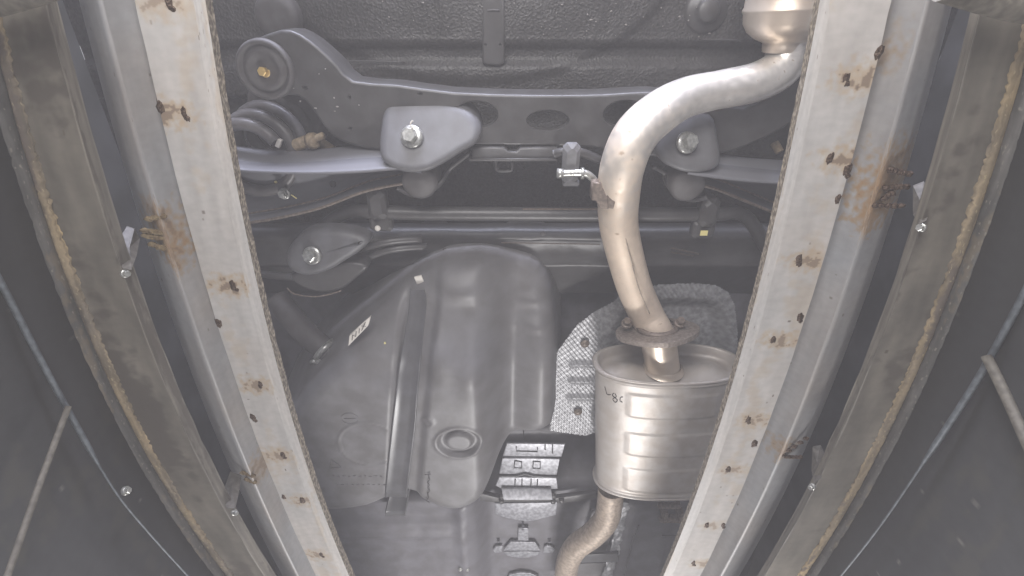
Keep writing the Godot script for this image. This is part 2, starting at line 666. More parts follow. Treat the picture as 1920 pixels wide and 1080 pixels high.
func side(s: int) -> void:
	var left := s == 0
	var word := "left" if left else "right"
	var dir := -1.0 if left else 1.0
	var y := 0.35
	# edges from the middle of the pit outwards
	var lip: Array = [Vector2(0.0005, -0.2429), Vector2(-0.2671, -0.2644), Vector2(-0.7816, -0.2443)] if left else [Vector2(0.0005, 0.2455), Vector2(-0.2671, 0.2576), Vector2(-0.7816, 0.2301)]
	var a0: Array = [Vector2(0.0005, -0.2412), Vector2(-0.2593, -0.2627), Vector2(-0.7586, -0.246)] if left else [Vector2(0.0005, 0.2424), Vector2(-0.2593, 0.255), Vector2(-0.7586, 0.229)]
	var a1: Array = [Vector2(0.0005, -0.2497), Vector2(-0.2581, -0.2736), Vector2(-0.7553, -0.2585)] if left else [Vector2(0.0005, 0.2506), Vector2(-0.2581, 0.2659), Vector2(-0.7553, 0.2409)]
	var a2: Array = [Vector2(0.0005, -0.2953), Vector2(-0.2581, -0.3148), Vector2(-0.7553, -0.2947)] if left else [Vector2(0.0005, 0.2974), Vector2(-0.2581, 0.3121), Vector2(-0.7553, 0.2834)]
	var c1: Array = [Vector2(0.0005, -0.313), Vector2(-0.2525, -0.33), Vector2(-0.7389, -0.3126)] if left else [Vector2(0.0005, 0.3158), Vector2(-0.2525, 0.3327), Vector2(-0.7389, 0.3048)]
	var c2: Array = [Vector2(0.0005, -0.3136), Vector2(-0.2511, -0.3314), Vector2(-0.7348, -0.314)] if left else [Vector2(0.0005, 0.3165), Vector2(-0.2511, 0.3335), Vector2(-0.7348, 0.3062)]
	var c3: Array = [Vector2(0.0005, -0.3183), Vector2(-0.2525, -0.337), Vector2(-0.7389, -0.3189)] if left else [Vector2(0.0005, 0.3211), Vector2(-0.2525, 0.3392), Vector2(-0.7389, 0.3118)]
	var c4: Array = [Vector2(0.0005, -0.331), Vector2(-0.257, -0.3512), Vector2(-0.752, -0.3342)] if left else [Vector2(0.0005, 0.3376), Vector2(-0.257, 0.3578), Vector2(-0.752, 0.331)]
	var c5: Array = [Vector2(0.0005, -0.3524), Vector2(-0.2682, -0.3751), Vector2(-0.7849, -0.3588)] if left else [Vector2(0.0005, 0.3593), Vector2(-0.2682, 0.382), Vector2(-0.7849, 0.3554)]
	var p0: Array = [Vector2(0.0004, -0.3183), Vector2(-0.2301, -0.3418), Vector2(-0.6732, -0.317)] if left else [Vector2(0.0004, 0.3227), Vector2(-0.2262, 0.3485), Vector2(-0.6617, 0.3313)]
	var p1: Array = [Vector2(0.0004, -0.3178), Vector2(-0.2245, -0.344), Vector2(-0.6568, -0.324)] if left else [Vector2(0.0004, 0.321), Vector2(-0.2245, 0.3474), Vector2(-0.6568, 0.3302)]
	var p2: Array = [Vector2(0.0004, -0.3559), Vector2(-0.2245, -0.3927), Vector2(-0.6568, -0.37)] if left else [Vector2(0.0004, 0.3581), Vector2(-0.2245, 0.3908), Vector2(-0.6568, 0.3798)]
	var p3: Array = [Vector2(0.0004, -0.3498), Vector2(-0.2233, -0.3856), Vector2(-0.6535, -0.3633)] if left else [Vector2(0.0004, 0.3523), Vector2(-0.2233, 0.3832), Vector2(-0.6535, 0.373)]
	# light steel rail with plug welds
	var welds := [[Vector3(-0.2836, 0.81, -0.0847), 0.014, 1.0], [Vector3(-0.3025, 0.81, -0.0794), 0.012, 0.7], [Vector3(-0.2865, 0.81, -0.255), 0.013, 1.0], [Vector3(-0.2902, 0.81, -0.3865), 0.013, 0.9], [Vector3(-0.2892, 0.81, -0.4995), 0.013, 0.8], [Vector3(-0.2814, 0.81, -0.5849), 0.012, 0.8], [Vector3(-0.2779, 0.81, -0.7033), 0.012, 0.8], [Vector3(-0.3143, 0.81, -0.3014), 0.012, 0.6], [Vector3(-0.3112, 0.81, -0.4366), 0.012, 0.8], [Vector3(-0.3051, 0.81, -0.5785), 0.011, 0.7], [Vector3(-0.2696, 0.81, -0.0003), 0.012, 0.6]]
	if not left:
		welds = [[Vector3(0.2803, 0.81, -0.056), 0.013, 1.0], [Vector3(0.2867, 0.81, -0.1241), 0.014, 1.0], [Vector3(0.2869, 0.81, -0.2263), 0.012, 0.9], [Vector3(0.2854, 0.81, -0.3229), 0.012, 0.9], [Vector3(0.2845, 0.81, -0.44), 0.012, 0.8], [Vector3(0.2777, 0.81, -0.5255), 0.011, 0.7], [Vector3(0.2675, 0.81, -0.7237), 0.011, 0.8], [Vector3(0.3004, 0.81, -0.0368), 0.010, 0.7], [Vector3(0.3057, 0.81, -0.1353), 0.014, 0.8], [Vector3(0.3057, 0.81, -0.1633), 0.016, 0.7], [Vector3(0.3066, 0.81, -0.2939), 0.011, 0.5], [Vector3(0.3015, 0.81, -0.48), 0.011, 0.6], [Vector3(0.2941, 0.81, -0.6371), 0.010, 0.6], [Vector3(0.2711, 0.81, -0.6371), 0.010, 0.6]]
	var rail := thing("steel_rail", "light grey steel rail with rusty plug welds beside the car underside, %s side" % word, "steel rail", Vector3(across(a1, -0.4), y + 0.46, -0.4))
	var st := begin()
	st.set_smooth_group(-1)
	member(st, [[a0, 0.0, y + 0.462], [a1, 0.0, y + 0.460], [a2, 0.0, y + 0.460], [a2, 0.0, y + 0.480]], [0.0, 0.0, 0.0005, 0.0])
	var t1 := painted(96, 1400, COL_RAIL, COL_RAIL2, spots_of(welds, a0, a2), 100 + s, 0.045, Color(0.62, 0.54, 0.44), 0.08, 0.28)
	obj("face", st, long_material("worn_light_steel", t1, 0.55, 0.0, null, 0.0), rail)
	st = begin()
	member(st, [[a1, 0.0, y + 0.478], [lip, 0.0, y + 0.4765], [lip, 0.0, y + 0.476], [a0, 0.0, y + 0.4625]], [0.0, 0.0005, 0.0005, 0.0004], 240)
	obj("edge_strip", st, tex.edge, rail)
	for i in welds.size():
		st = begin()
		var w: Array = welds[i]
		lump(st, w[0] + Vector3(0, 0.0005, 0), Vector3(0.0034, 0.0016, 0.0062) * (0.9 + 0.12 * (i % 3)), i * 7 + s)
		if i % 2 == 0:
			lump(st, w[0] + Vector3(0.002, 0.0004, -0.005), Vector3(0.0028, 0.0013, 0.0028), i * 5 + 90 + s)
		obj("weld_spot", st, tex.weld, rail)
	# grey channel outside it
	var ch := thing("steel_channel", "blue-grey folded channel between the %s light rail and the %s brown beam" % [word, word], "steel channel", Vector3(across(c2, -0.4), y + 0.45, -0.4))
	var rusty := [[Vector3(-0.3402, 0.8, -0.1943), 0.03, 0.9], [Vector3(-0.3398, 0.8, -0.2157), 0.022, 0.8], [Vector3(-0.3311, 0.8, -0.5237), 0.022, 0.6], [Vector3(-0.3473, 0.8, -0.1686), 0.014, 0.6]] if left else [[Vector3(0.3495, 0.8, -0.1372), 0.035, 1.0], [Vector3(0.3456, 0.8, -0.1598), 0.03, 1.0], [Vector3(0.3447, 0.8, -0.1781), 0.02, 0.8], [Vector3(0.3447, 0.8, -0.4786), 0.022, 0.8], [Vector3(0.3085, 0.8, -0.0272), 0.02, 0.35], [Vector3(0.3136, 0.8, -0.0407), 0.014, 0.4]]
	st = begin()
	member(st, [[a2, dir * -0.006, y + 0.478], [a2, dir * 0.001, y + 0.477], [a2, dir * 0.010, y + 0.471], [c1, 0.0, y + 0.450], [c2, 0.0, y + 0.4475], [c3, 0.0, y + 0.450], [c4, 0.0, y + 0.458], [c5, 0.0, y + 0.478], [c5, 0.0, y + 0.57]])
	var t2 := painted(128, 1400, COL_CHAN, COL_CHAN2, spots_of(rusty, a2, c5), 200 + s, 0.06, Color(0.53, 0.42, 0.30), 0.08)
	obj("folded_sheet", st, long_material("blue_grey_steel", t2, 0.5, 0.1, null, 0.0), ch)
	var beads := [[Vector3(-0.3399, 0.799, -0.1777), Vector3(-0.326, 0.8, -0.1759)], [Vector3(-0.3489, 0.8, -0.1899), Vector3(-0.3337, 0.799, -0.1917)], [Vector3(-0.3498, 0.8, -0.1954), Vector3(-0.3355, 0.799, -0.1972)], [Vector3(-0.3467, 0.8, -0.2043), Vector3(-0.3352, 0.799, -0.2083)], [Vector3(-0.3403, 0.8, -0.5199), Vector3(-0.3282, 0.799, -0.5245)], [Vector3(-0.3385, 0.8, -0.5316), Vector3(-0.3297, 0.799, -0.5363)]] if left else [[Vector3(0.3378, 0.8, -0.1314), Vector3(0.3559, 0.8, -0.1353)], [Vector3(0.34, 0.8, -0.1481), Vector3(0.358, 0.8, -0.1471)], [Vector3(0.3344, 0.799, -0.1646), Vector3(0.36, 0.8, -0.1654)], [Vector3(0.3409, 0.799, -0.1579), Vector3(0.3459, 0.799, -0.1528)], [Vector3(0.334, 0.8, -0.4877), Vector3(0.3553, 0.8, -0.4607)], [Vector3(0.3397, 0.799, -0.4913), Vector3(0.3563, 0.8, -0.4924)]]
	for b in beads:
		st = begin()
		for i in 5:
			lump(st, b[0].lerp(b[1], i / 4.0), Vector3(0.0036, 0.0022, 0.0026), i * 3 + int(b[0].z * 1000))
		obj("weld_bead", st, tex.weld if not left else tex.rust, ch)
	# brown plate with a flaking rusty outer edge
	var pl := thing("steel_plate_beam", "stained brown-grey steel beam with flaking rusty edge along the %s pit wall" % word, "steel beam", Vector3(across(p1, -0.4), y + 0.40, -0.4))
	st = begin()
	st.set_smooth_group(-1)
	member(st, [[p2, 0.0, y + 0.41], [p0, 0.0, y + 0.411], [p0, 0.0, y + 0.410], [p1, 0.0, y + 0.4005], [p1, dir * 0.0006, y + 0.400], [p2, 0.0, y + 0.400]], [0.0, 0.0008, 0.0008, 0.0006, 0.0006, 0.0])
	var t3 := painted(160, 1200, COL_PLATE, COL_PLATE2, [], 300 + s, 0.07, Color(0.30, 0.28, 0.26), 0.2, 0.75)
	obj("beam", st, long_material("stained_brown_steel", t3, 0.6, 0.1, null, 0.0), pl)
	st = begin()
	member(st, [[p3, 0.0, y + 0.3998], [p3, dir * 0.001, y + 0.3975], [p2, dir * -0.0005, y + 0.397], [p2, dir * 0.0028, y + 0.399]], [0.0016, 0.0016, 0.0010, 0.0], 800)
	var t5 := painted(24, 1500, Color(0.54, 0.475, 0.365), Color(0.36, 0.335, 0.305), [], 500 + s, 0.012, Color(0.33, 0.30, 0.28), 0.35, 0.8, Color(0.6, 0.55, 0.44), 0.3)
	obj("rusty_edge", st, long_material("flaking_rust_scale", t5, 0.9, 0.0, null, 0.0), pl)
	# pit wall
	var wall := thing("pit_wall", "dark painted %s wall of the inspection pit below the rusty beam" % word, "wall", Vector3(across(p2, -0.4), 0.0, -0.4))
	st = begin()
	member(st, [[p2, dir * 0.03, y + 0.412], [p2, dir * 0.003, y + 0.411], [p2, dir * 0.003, y + 0.20], [p2, dir * 0.005, -0.02], [p2, dir * 0.04, -0.02]])
	var t4 := painted(240, 900, COL_WALL, COL_WALL * 1.12, [], 400 + s, 0.4, Color(0.33, 0.32, 0.29), 0.06, 0.5, Color(0.5, 0.49, 0.46), 0.22)
	obj("wall_sheet", st, long_material("dark_wall_sheet", t4, 0.7, 0.0, null, 0.0), wall)
	st = begin()
	member(st, [[p2, dir * 0.0028, y + 0.400], [p2, dir * 0.0005, y + 0.396], [p2, dir * 0.0008, y + 0.390], [p2, dir * 0.0034, y + 0.386]], [0.0, 0.0006, 0.0013, 0.0004], 500)
	var t6 := painted(24, 1500, Color(0.33, 0.32, 0.31), Color(0.27, 0.265, 0.26), [], 600 + s, 0.012, Color(0.42, 0.37, 0.30), 0.3, 0.5, Color(0.48, 0.46, 0.42), 0.3)
	obj("crust", st, long_material("wall_crust", t6, 0.9, 0.0, null, 0.0), wall)
	var sp := [Vector3(-0.385, 0.6872, -0.1395), Vector3(-0.388, 0.6909, -0.1853), Vector3(-0.389, 0.6898, -0.2443), Vector3(-0.388, 0.6879, -0.3095), Vector3(-0.381, 0.6823, -0.3977), Vector3(-0.377, 0.6859, -0.461), Vector3(-0.371, 0.7004, -0.5785), Vector3(-0.36, 0.7091, -0.6678)] if left else [Vector3(0.386, 0.687, -0.1455), Vector3(0.389, 0.6869, -0.1946), Vector3(0.391, 0.6874, -0.249), Vector3(0.39, 0.6873, -0.2969), Vector3(0.387, 0.6919, -0.4167), Vector3(0.383, 0.6947, -0.4906), Vector3(0.378, 0.701, -0.5743), Vector3(0.37, 0.7124, -0.6983)]
	st = begin()
	var rr := []
	sp = smooth(sp, 4)
	for i in sp.size():
		rr.append((0.0024 if left else 0.0026) if i < 15 else 0.0010)
	tube(st, sp, rr, 8)
	tag(obj("wall_trim", st, tex.seam), "thin pale blue-grey trim strip running along the dark %s pit wall" % word, "trim strip")
	var strut := [Vector3(-0.384, 0.6863, -0.3062), Vector3(-0.382, 0.6343, -0.3402), Vector3(-0.38, 0.5787, -0.3788), Vector3(-0.378, 0.5445, -0.4025)] if left else [Vector3(0.388, 0.6877, -0.2535), Vector3(0.388, 0.6601, -0.2702), Vector3(0.386, 0.6305, -0.2872), Vector3(0.384, 0.5896, -0.3115)]
	st = begin()
	tube(st, smooth(strut, 3), 0.0024 if left else 0.0038, 10)
	tag(obj("conduit", st, tex.strut), "tan conduit slanting down the dark %s pit wall from its trim strip" % word, "conduit")
	if left:
		bolt("wall_bolt", Vector3(-0.378, 0.6905, -0.4189), Vector3(1, 0.0, 0.2), 0.003, 0.0044, self)
		tag(get_node("wall_bolt"), "small bright bolt on the dark left pit wall", "bolt")
	# cross tube at the rear end
	st = begin()
	if left:
		tube(st, [Vector3(-0.3743, 0.728, -0.0063), Vector3(-0.3335, 0.728, -0.0008), Vector3(-0.3067, 0.728, 0.0051), Vector3(-0.2899, 0.728, 0.0092)], 0.0085, 16)
	else:
		tube(st, [Vector3(0.2748, 0.728, 0.0081), Vector3(0.3052, 0.728, 0.001), Vector3(0.326, 0.728, -0.0032), Vector3(0.3573, 0.728, -0.0069)], 0.009, 16)
	tag(obj("cross_tube", st, tex.strut), "tan round tube crossing under the rear end of the %s brown beam" % word, "tube")
	# tabs that tie channel and beam together
	var tabs := [
		[[Vector3(-0.3651, 0.802, -0.1864), Vector3(-0.3588, 0.802, -0.1886), Vector3(-0.3572, 0.802, -0.1985), Vector3(-0.3449, 0.775, -0.2037), Vector3(-0.3326, 0.748, -0.2046), Vector3(-0.3397, 0.748, -0.2036), Vector3(-0.3622, 0.775, -0.1951)], Vector3(-0.3552, 0.77, -0.2034), Vector3(-0.3375, 0.748, -0.2078), "upper dusty slotted steel tab joining left grey channel and left brown beam"],
		[[Vector3(-0.3571, 0.802, -0.5212), Vector3(-0.3453, 0.802, -0.528), Vector3(-0.3361, 0.775, -0.5277), Vector3(-0.3256, 0.748, -0.5192), Vector3(-0.3351, 0.748, -0.5173), Vector3(-0.3544, 0.775, -0.5277)], Vector3(-0.3462, 0.77, -0.5282), Vector3(-0.3265, 0.748, -0.5249), "lower grey slotted steel tab joining left grey channel and left brown beam"]] if left else [
		[[Vector3(0.365, 0.802, -0.1468), Vector3(0.3732, 0.802, -0.1428), Vector3(0.3644, 0.775, -0.1475), Vector3(0.3441, 0.748, -0.1584), Vector3(0.3394, 0.748, -0.1622), Vector3(0.3533, 0.775, -0.1642)], Vector3(0.3497, 0.76, -0.1545), Vector3(0.3403, 0.748, -0.1646), "upper tan steel tab joining right grey channel and right brown beam"],
		[[Vector3(0.3687, 0.802, -0.4771), Vector3(0.3774, 0.802, -0.4752), Vector3(0.3667, 0.775, -0.4659), Vector3(0.3479, 0.748, -0.4675), Vector3(0.3427, 0.748, -0.4763), Vector3(0.3561, 0.775, -0.4855)], Vector3(0.3595, 0.77, -0.478), Vector3(0.3403, 0.748, -0.4807), "lower small steel tab joining right grey channel and right brown beam"]]
	for t in tabs:
		var tb := thing("steel_tab", t[3], "bracket", t[2], "tabs between channel and beam")
		st = begin()
		var pts: Array = t[0]
		var mid := Vector3.ZERO
		for p in pts:
			mid += p / pts.size()
		var nrm := Vector3(dir * -0.4, -0.5, 0.1).normalized() * 0.002
		st.set_smooth_group(-1)
		for i in pts.size():
			var p: Vector3 = pts[i]
			var q: Vector3 = pts[(i + 1) % pts.size()]
			tri(st, mid + nrm, p + nrm, q + nrm)
			tri(st, mid - nrm, p - nrm, q - nrm)
			quad(st, p + nrm, q + nrm, q - nrm, p - nrm)
		obj("tab", st, tex.bracket, tb)
		st = begin()
		tube(st, [t[1] + Vector3(0, -0.003, 0.003), t[1] + Vector3(-0.001, -0.003, -0.004)], 0.0016, 8)
		obj("slot", st, tex.ink, tb)
		bolt("bolt", t[2] + Vector3(0, -0.002, 0), Vector3(-dir * 0.8, -0.5, 0.2), 0.0028, 0.0036, tb, tex.zinc, 1.4)

# floor of the body: boot floor, the deep bay over the axle, cabin floor with its tunnel
func underbody(car: Node3D) -> void:
	var n := FastNoiseLite.new()
	n.frequency = 3.0
	var za := -0.0544
	var zb := -0.078
	var zc := -0.1201
	var st := begin()
	var well := Vector2(-0.0549, 0.0786)
	var f := func(x: float, z: float) -> float:
		var q := Vector2(x, z)
		var r := Vector2((q.x - well.x) / 0.30, (q.y - well.y) / 0.19).length()
		var y := 1.148 - 0.006 * (1.0 - step01(0.93, 0.98, r)) 
		y += 0.012 * step01(za + 0.003, za - 0.003, z) - 0.014 * step01(zb + 0.003, zb - 0.004, z)
		y += 0.10 * step01(zc - 0.005, zc - 0.02, z)
		y += 0.0016 * exp(-pow((z - za - 0.004) / 0.0022, 2)) * -1.0
		for k in 4:
			y -= 0.0025 * exp(-pow((x - (-0.30 + 0.21 * k)) / 0.006, 2)) * step01(za + 0.01, za + 0.03, z)
		return y + 0.003 * n.get_noise_2d(x * 3.0, z * 3.0)
	field(st, -0.62, 0.62, zc - 0.02, 0.42, 0.006, f)
	var boot := obj("boot_floor", st, tex.pan, car)
	st = begin()
	lathe(st, [Vector2(0.0001, -0.012), Vector2(0.012, -0.012), Vector2(0.015, -0.009), Vector2(0.018, -0.002), Vector2(0.026, -0.004), Vector2(0.030, 0.004)], Vector3(0.2658, 1.145, -0.0119), Vector3(0, 1, 0))
	obj("drain_plug", st, tex.paint, boot)
	st = begin()
	plate(st, [Vector3(-0.0389, 1.135, 0.0131), Vector3(-0.0106, 1.135, 0.0131), Vector3(-0.0105, 1.135, -0.0766), Vector3(-0.0181, 1.135, -0.0807), Vector3(-0.0377, 1.135, -0.0793), Vector3(-0.0421, 1.135, -0.0752)], 0.02, 0.003, [oval(Vector3(-0.037, 1.135, -0.0534), 0.0022, 0.0022, 10), oval(Vector3(-0.0163, 1.135, -0.0534), 0.0022, 0.0022, 10)])
	obj("centre_bracket", st, tex.paint, boot)
	st = begin()
	for b in [[Vector3(-0.033, 1.134, -0.0117), Vector3(-0.0165, 1.134, -0.0117)], [Vector3(-0.0671, 1.142, -0.0512), Vector3(-0.0424, 1.142, -0.0492)], [Vector3(0.2597, 1.14, -0.0477), Vector3(0.3192, 1.14, -0.0484)], [Vector3(-0.2419, 1.14, -0.075), Vector3(-0.1517, 1.142, -0.0765)]]:
		st = begin()
		tube(st, smooth([b[0], b[0].lerp(b[1], 0.5) + Vector3(0, -0.0006, 0.0008), b[1]], 3), 0.0012, 6)
		obj("seam_bead", st, tex.paint, boot)
	specks(boot, Vector3(-0.2289, 1.138, 0.0008), Vector3(0.3101, 1.138, -0.0443), 46, 3)
	# left rear corner: a drum-shaped resonator body and the rail by the wheel arch
	st = begin()
	lathe(st, [Vector2(0.030, 0.06), Vector2(0.030, 0.0), Vector2(0.027, -0.006), Vector2(0.018, -0.008), Vector2(0.0001, -0.008)], Vector3(-0.3158, 1.13, -0.018), Vector3(0, 1, 0))
	obj("bump_stop", st, tex.rubber, car)
	st = begin()
	var bay := func(x: float, z: float) -> float:
		return 1.225 + 0.006 * n.get_noise_2d(x * 4.0, z * 4.0) - 0.05 * step01(0.42, 0.5, absf(x))
	field(st, -0.7, 0.7, -0.5182, zc + 0.0, 0.012, bay)
	obj("axle_bay_roof", st, tex.pan, car)
	# cross rail in front of the axle: three folds
	st = begin()
	var rail := []
	var prof := [Vector2(-0.3242, 1.15), Vector2(-0.3197, 1.112), Vector2(-0.3324, 1.107), Vector2(-0.338, 1.108), Vector2(-0.3459, 1.113), Vector2(-0.3769, 1.112), Vector2(-0.3803, 1.107), Vector2(-0.3888, 1.113), Vector2(-0.4652, 1.16)]
	for p in prof:
		var row := PackedVector3Array()
		for i in 41:
			var x := lerpf(-0.6, 0.6, i / 40.0)
			row.append(Vector3(x, p.y + 0.004 * n.get_noise_2d(x * 5.0, p.x * 20.0), p.x))
		rail.append(row)
	loft(st, rail)
	var rr := obj("cross_rail", st, tex.paint, car)
	st = begin()
	for p in [Vector3(0.0494, 1.106, -0.3246), Vector3(-0.0483, 1.104, -0.3798), Vector3(-0.1087, 1.108, -0.3556)]:
		st = begin()
		lathe(st, [Vector2(0.0001, -0.001), Vector2(0.004, -0.001), Vector2(0.005, 0.001)], p, Vector3(0, 1, 0), 12)
		obj("grommet", st, tex.rubber, rr)
	st = begin()
	for b in [[Vector3(0.0158, 1.07, -0.2697), Vector3(0.1306, 1.07, -0.2697), 0.0016], [Vector3(-0.0877, 1.103, -0.3793), Vector3(0.0219, 1.103, -0.3764), 0.0014], [Vector3(0.2558, 1.1, -0.3471), Vector3(0.3022, 1.1, -0.3575), 0.0016], [Vector3(0.2569, 1.1, -0.3546), Vector3(0.2943, 1.1, -0.3613), 0.0012], [Vector3(-0.0172, 1.105, -0.3399), Vector3(0.142, 1.105, -0.3428), 0.001]]:
		st = begin()
		tube(st, [b[0], b[1]], b[2], 6)
		obj("folded_edge", st, tex.clamp, rr)
	# cabin floor and tunnel in front of the tank
	var xa := Vector2(-0.0423, -1.053).x
	var xb := Vector2(0.2031, -1.053).x
	var zf := -1.0176
	st = begin()
	var cabin := func(x: float, z: float) -> float:
		var y := 1.062 + 0.10 * step01(-0.9232, -0.8692, z)
		y += 0.05 * step01(xa - 0.05, xa, x) * (1.0 - step01(xb, xb + 0.05, x))
		y -= 0.008 * exp(-pow((z - zf) / 0.006, 2)) * step01(xa - 0.04, xa - 0.1, x)
		y -= 0.012 * exp(-pow((x - xa + 0.065) / 0.009, 2)) 
		y -= 0.006 * exp(-pow((x - xb - 0.13) / 0.006, 2))
		y += 0.01 * step01(zf + 0.03, zf + 0.05, z) * step01(xa - 0.04, xa - 0.1, x)
		return y + 0.002 * n.get_noise_2d(x * 5.0, z * 5.0)
	field(st, -0.8, 0.8, -1.7, -0.3806, 0.01, cabin)
	var cab := obj("cabin_floor", st, tex.cabin, car)
	st = begin()
	lathe(st, [Vector2(0.0001, -0.003), Vector2(0.0035, -0.003), Vector2(0.005, 0.001)], Vector3(-0.1182, 1.055, -1.1331), Vector3(0, 1, 0), 12)
	lathe(st, [Vector2(0.0001, -0.003), Vector2(0.0035, -0.003), Vector2(0.005, 0.001)], Vector3(-0.1023, 1.055, -1.1331), Vector3(0, 1, 0), 12)
	obj("bright_clip", st, tex.zinc, cab)

# grit stuck to an underside, far too small to count
func specks(o: Node3D, a: Vector3, b: Vector3, count: int, seed_: int) -> void:
	var r := RandomNumberGenerator.new()
	r.seed = seed_
	var st := begin()
	for i in count:
		var p := Vector3(lerpf(a.x, b.x, r.randf()), a.y, lerpf(a.z, b.z, r.randf()))
		var s := r.randf_range(0.0004, 0.0011)
		lump(st, p, Vector3(s * r.randf_range(0.8, 2.2), s * 0.8, s), i)
	obj("grit", st, tex.grit, o).set_meta("kind", "stuff")

func axle(car: Node3D) -> void:
	# subframe pressing with its openings
	var st := begin()
	var holes := [oval(Vector3(-0.0471, 1.05, -0.131), 0.0295, 0.0183), oval(Vector3(0.0473, 1.05, -0.1385), 0.029, 0.0141), oval(Vector3(0.1489, 1.05, -0.1303), 0.0295, 0.0183),
		oval(Vector3(-0.2666, 1.05, -0.0973), 0.0045, 0.003, 12), oval(Vector3(-0.1193, 1.05, -0.1051), 0.004, 0.0022, 12), oval(Vector3(-0.2164, 1.05, -0.1488), 0.0036, 0.003, 12), oval(Vector3(-0.2109, 1.05, -0.109), 0.003, 0.0026, 12)]
	var outline := smooth_closed([Vector3(-0.3226, 1.05, -0.0441), Vector3(-0.2835, 1.05, -0.0311), Vector3(-0.2603, 1.05, -0.0358), Vector3(-0.2385, 1.05, -0.0524), Vector3(-0.2204, 1.05, -0.0707), Vector3(-0.2031, 1.05, -0.0896), Vector3(-0.147, 1.05, -0.0941), Vector3(-0.0757, 1.05, -0.1031), Vector3(0.0276, 1.05, -0.1064), Vector3(0.1173, 1.05, -0.1057), Vector3(0.1858, 1.05, -0.1024), Vector3(0.2494, 1.05, -0.1116), Vector3(0.3042, 1.05, -0.1242), Vector3(0.3368, 1.05, -0.1012), Vector3(0.3625, 1.05, -0.0695), Vector3(0.3912, 1.05, -0.0757), Vector3(0.4041, 1.05, -0.1077), Vector3(0.3628, 1.05, -0.1481), Vector3(0.3217, 1.05, -0.1707), Vector3(0.2809, 1.05, -0.1837), Vector3(0.2049, 1.05, -0.1881), Vector3(0.1233, 1.05, -0.175), Vector3(0.0289, 1.05, -0.1721), Vector3(-0.0579, 1.05, -0.1721), Vector3(-0.1166, 1.05, -0.1822), Vector3(-0.1802, 1.05, -0.1779), Vector3(-0.2169, 1.05, -0.1707), Vector3(-0.2402, 1.05, -0.1593), Vector3(-0.2543, 1.05, -0.1385), Vector3(-0.2637, 1.05, -0.1209), Vector3(-0.2763, 1.05, -0.1077), Vector3(-0.3036, 1.05, -0.1064), Vector3(-0.3365, 1.05, -0.0999), Vector3(-0.347, 1.05, -0.082), Vector3(-0.3425, 1.05, -0.0597)], 2)
	plate(st, outline, 0.05, 0.0035, holes)
	var sub := obj("subframe", st, tex.paint, car)
	st = begin()
	lathe(st, [Vector2(0.036, 0.01), Vector2(0.036, -0.004), Vector2(0.033, -0.008), Vector2(0.030, -0.007), Vector2(0.029, -0.003), Vector2(0.026, -0.003), Vector2(0.024, -0.007), Vector2(0.019, -0.008), Vector2(0.016, -0.002), Vector2(0.0001, -0.002)], Vector3(-0.3109, 1.05, -0.0757), Vector3(0, 1, 0), 36)
	obj("bushing", st, tex.rubber, sub)
	bolt("bushing_bolt", Vector3(-0.3129, 1.05, -0.0782), Vector3(-0.1, -1, 0.1), 0.0058, 0.0075, sub, surface("brass_tinted_bolt", Color(0.78, 0.66, 0.42), 0.4, 0.4), 1.2)
	specks(sub, Vector3(-0.2947, 1.0485, -0.0694), Vector3(-0.1832, 1.0485, -0.1375), 9, 5)
	# inner arm mounts, pressed lower than the subframe
	st = begin()
	plate(st, smooth_closed([Vector3(-0.1658, 1.029, -0.1121), Vector3(-0.1725, 1.029, -0.1437), Vector3(-0.1746, 1.029, -0.1711), Vector3(-0.1667, 1.029, -0.1874), Vector3(-0.142, 1.029, -0.1968), Vector3(-0.1133, 1.029, -0.1961), Vector3(-0.0882, 1.029, -0.186), Vector3(-0.0663, 1.029, -0.1739), Vector3(-0.0447, 1.029, -0.1614), Vector3(-0.0413, 1.029, -0.1403), Vector3(-0.061, 1.029, -0.1205), Vector3(-0.0943, 1.029, -0.1108), Vector3(-0.1344, 1.029, -0.1083)], 3), 0.05, 0.012, [], Vector2(-0.02, 0.6), 6)
	obj("arm_mount", st, tex.mount, sub)
	st = begin()
	plate(st, smooth_closed([Vector3(0.184, 1.029, -0.147), Vector3(0.1925, 1.029, -0.1782), Vector3(0.2071, 1.029, -0.191), Vector3(0.2333, 1.029, -0.1983), Vector3(0.2615, 1.029, -0.1954), Vector3(0.2745, 1.029, -0.1853), Vector3(0.2721, 1.029, -0.1586), Vector3(0.2617, 1.029, -0.127), Vector3(0.2222, 1.029, -0.1108), Vector3(0.1894, 1.029, -0.1173)], 3), 0.05, 0.012, [], Vector2(-0.02, 0.6), 6)
	obj("arm_mount", st, tex.mount, sub)
	bolt("mount_bolt", Vector3(-0.13, 1.025, -0.1536), Vector3(-0.12, -1, 0.42), 0.0096, 0.0148, sub, null, 1.15)
	bolt("mount_bolt", Vector3(0.2267, 1.021, -0.1602), Vector3(0.25, -1, 0.42), 0.0092, 0.0142, sub, null, 1.15)
	st = begin()
	tube(st, smooth([Vector3(-0.1246, 1.014, -0.1313), Vector3(-0.1276, 1.014, -0.1346), Vector3(-0.1273, 1.014, -0.1385), Vector3(-0.1249, 1.014, -0.1411)], 3), 0.0011, 6)
	obj("paint_mark", st, tex.label, sub)
	# front lip of the subframe with its small notches
	st = begin()
	plate(st, [Vector3(-0.0547, 1.045, -0.1723), Vector3(-0.0108, 1.045, -0.1723), Vector3(-0.0058, 1.045, -0.1773), Vector3(0.0058, 1.045, -0.178), Vector3(0.0115, 1.045, -0.173), Vector3(0.0611, 1.045, -0.1723), Vector3(0.0618, 1.045, -0.1867), Vector3(-0.0553, 1.045, -0.1882)], 0.012, 0.003, [], Vector2(0, 0.2))
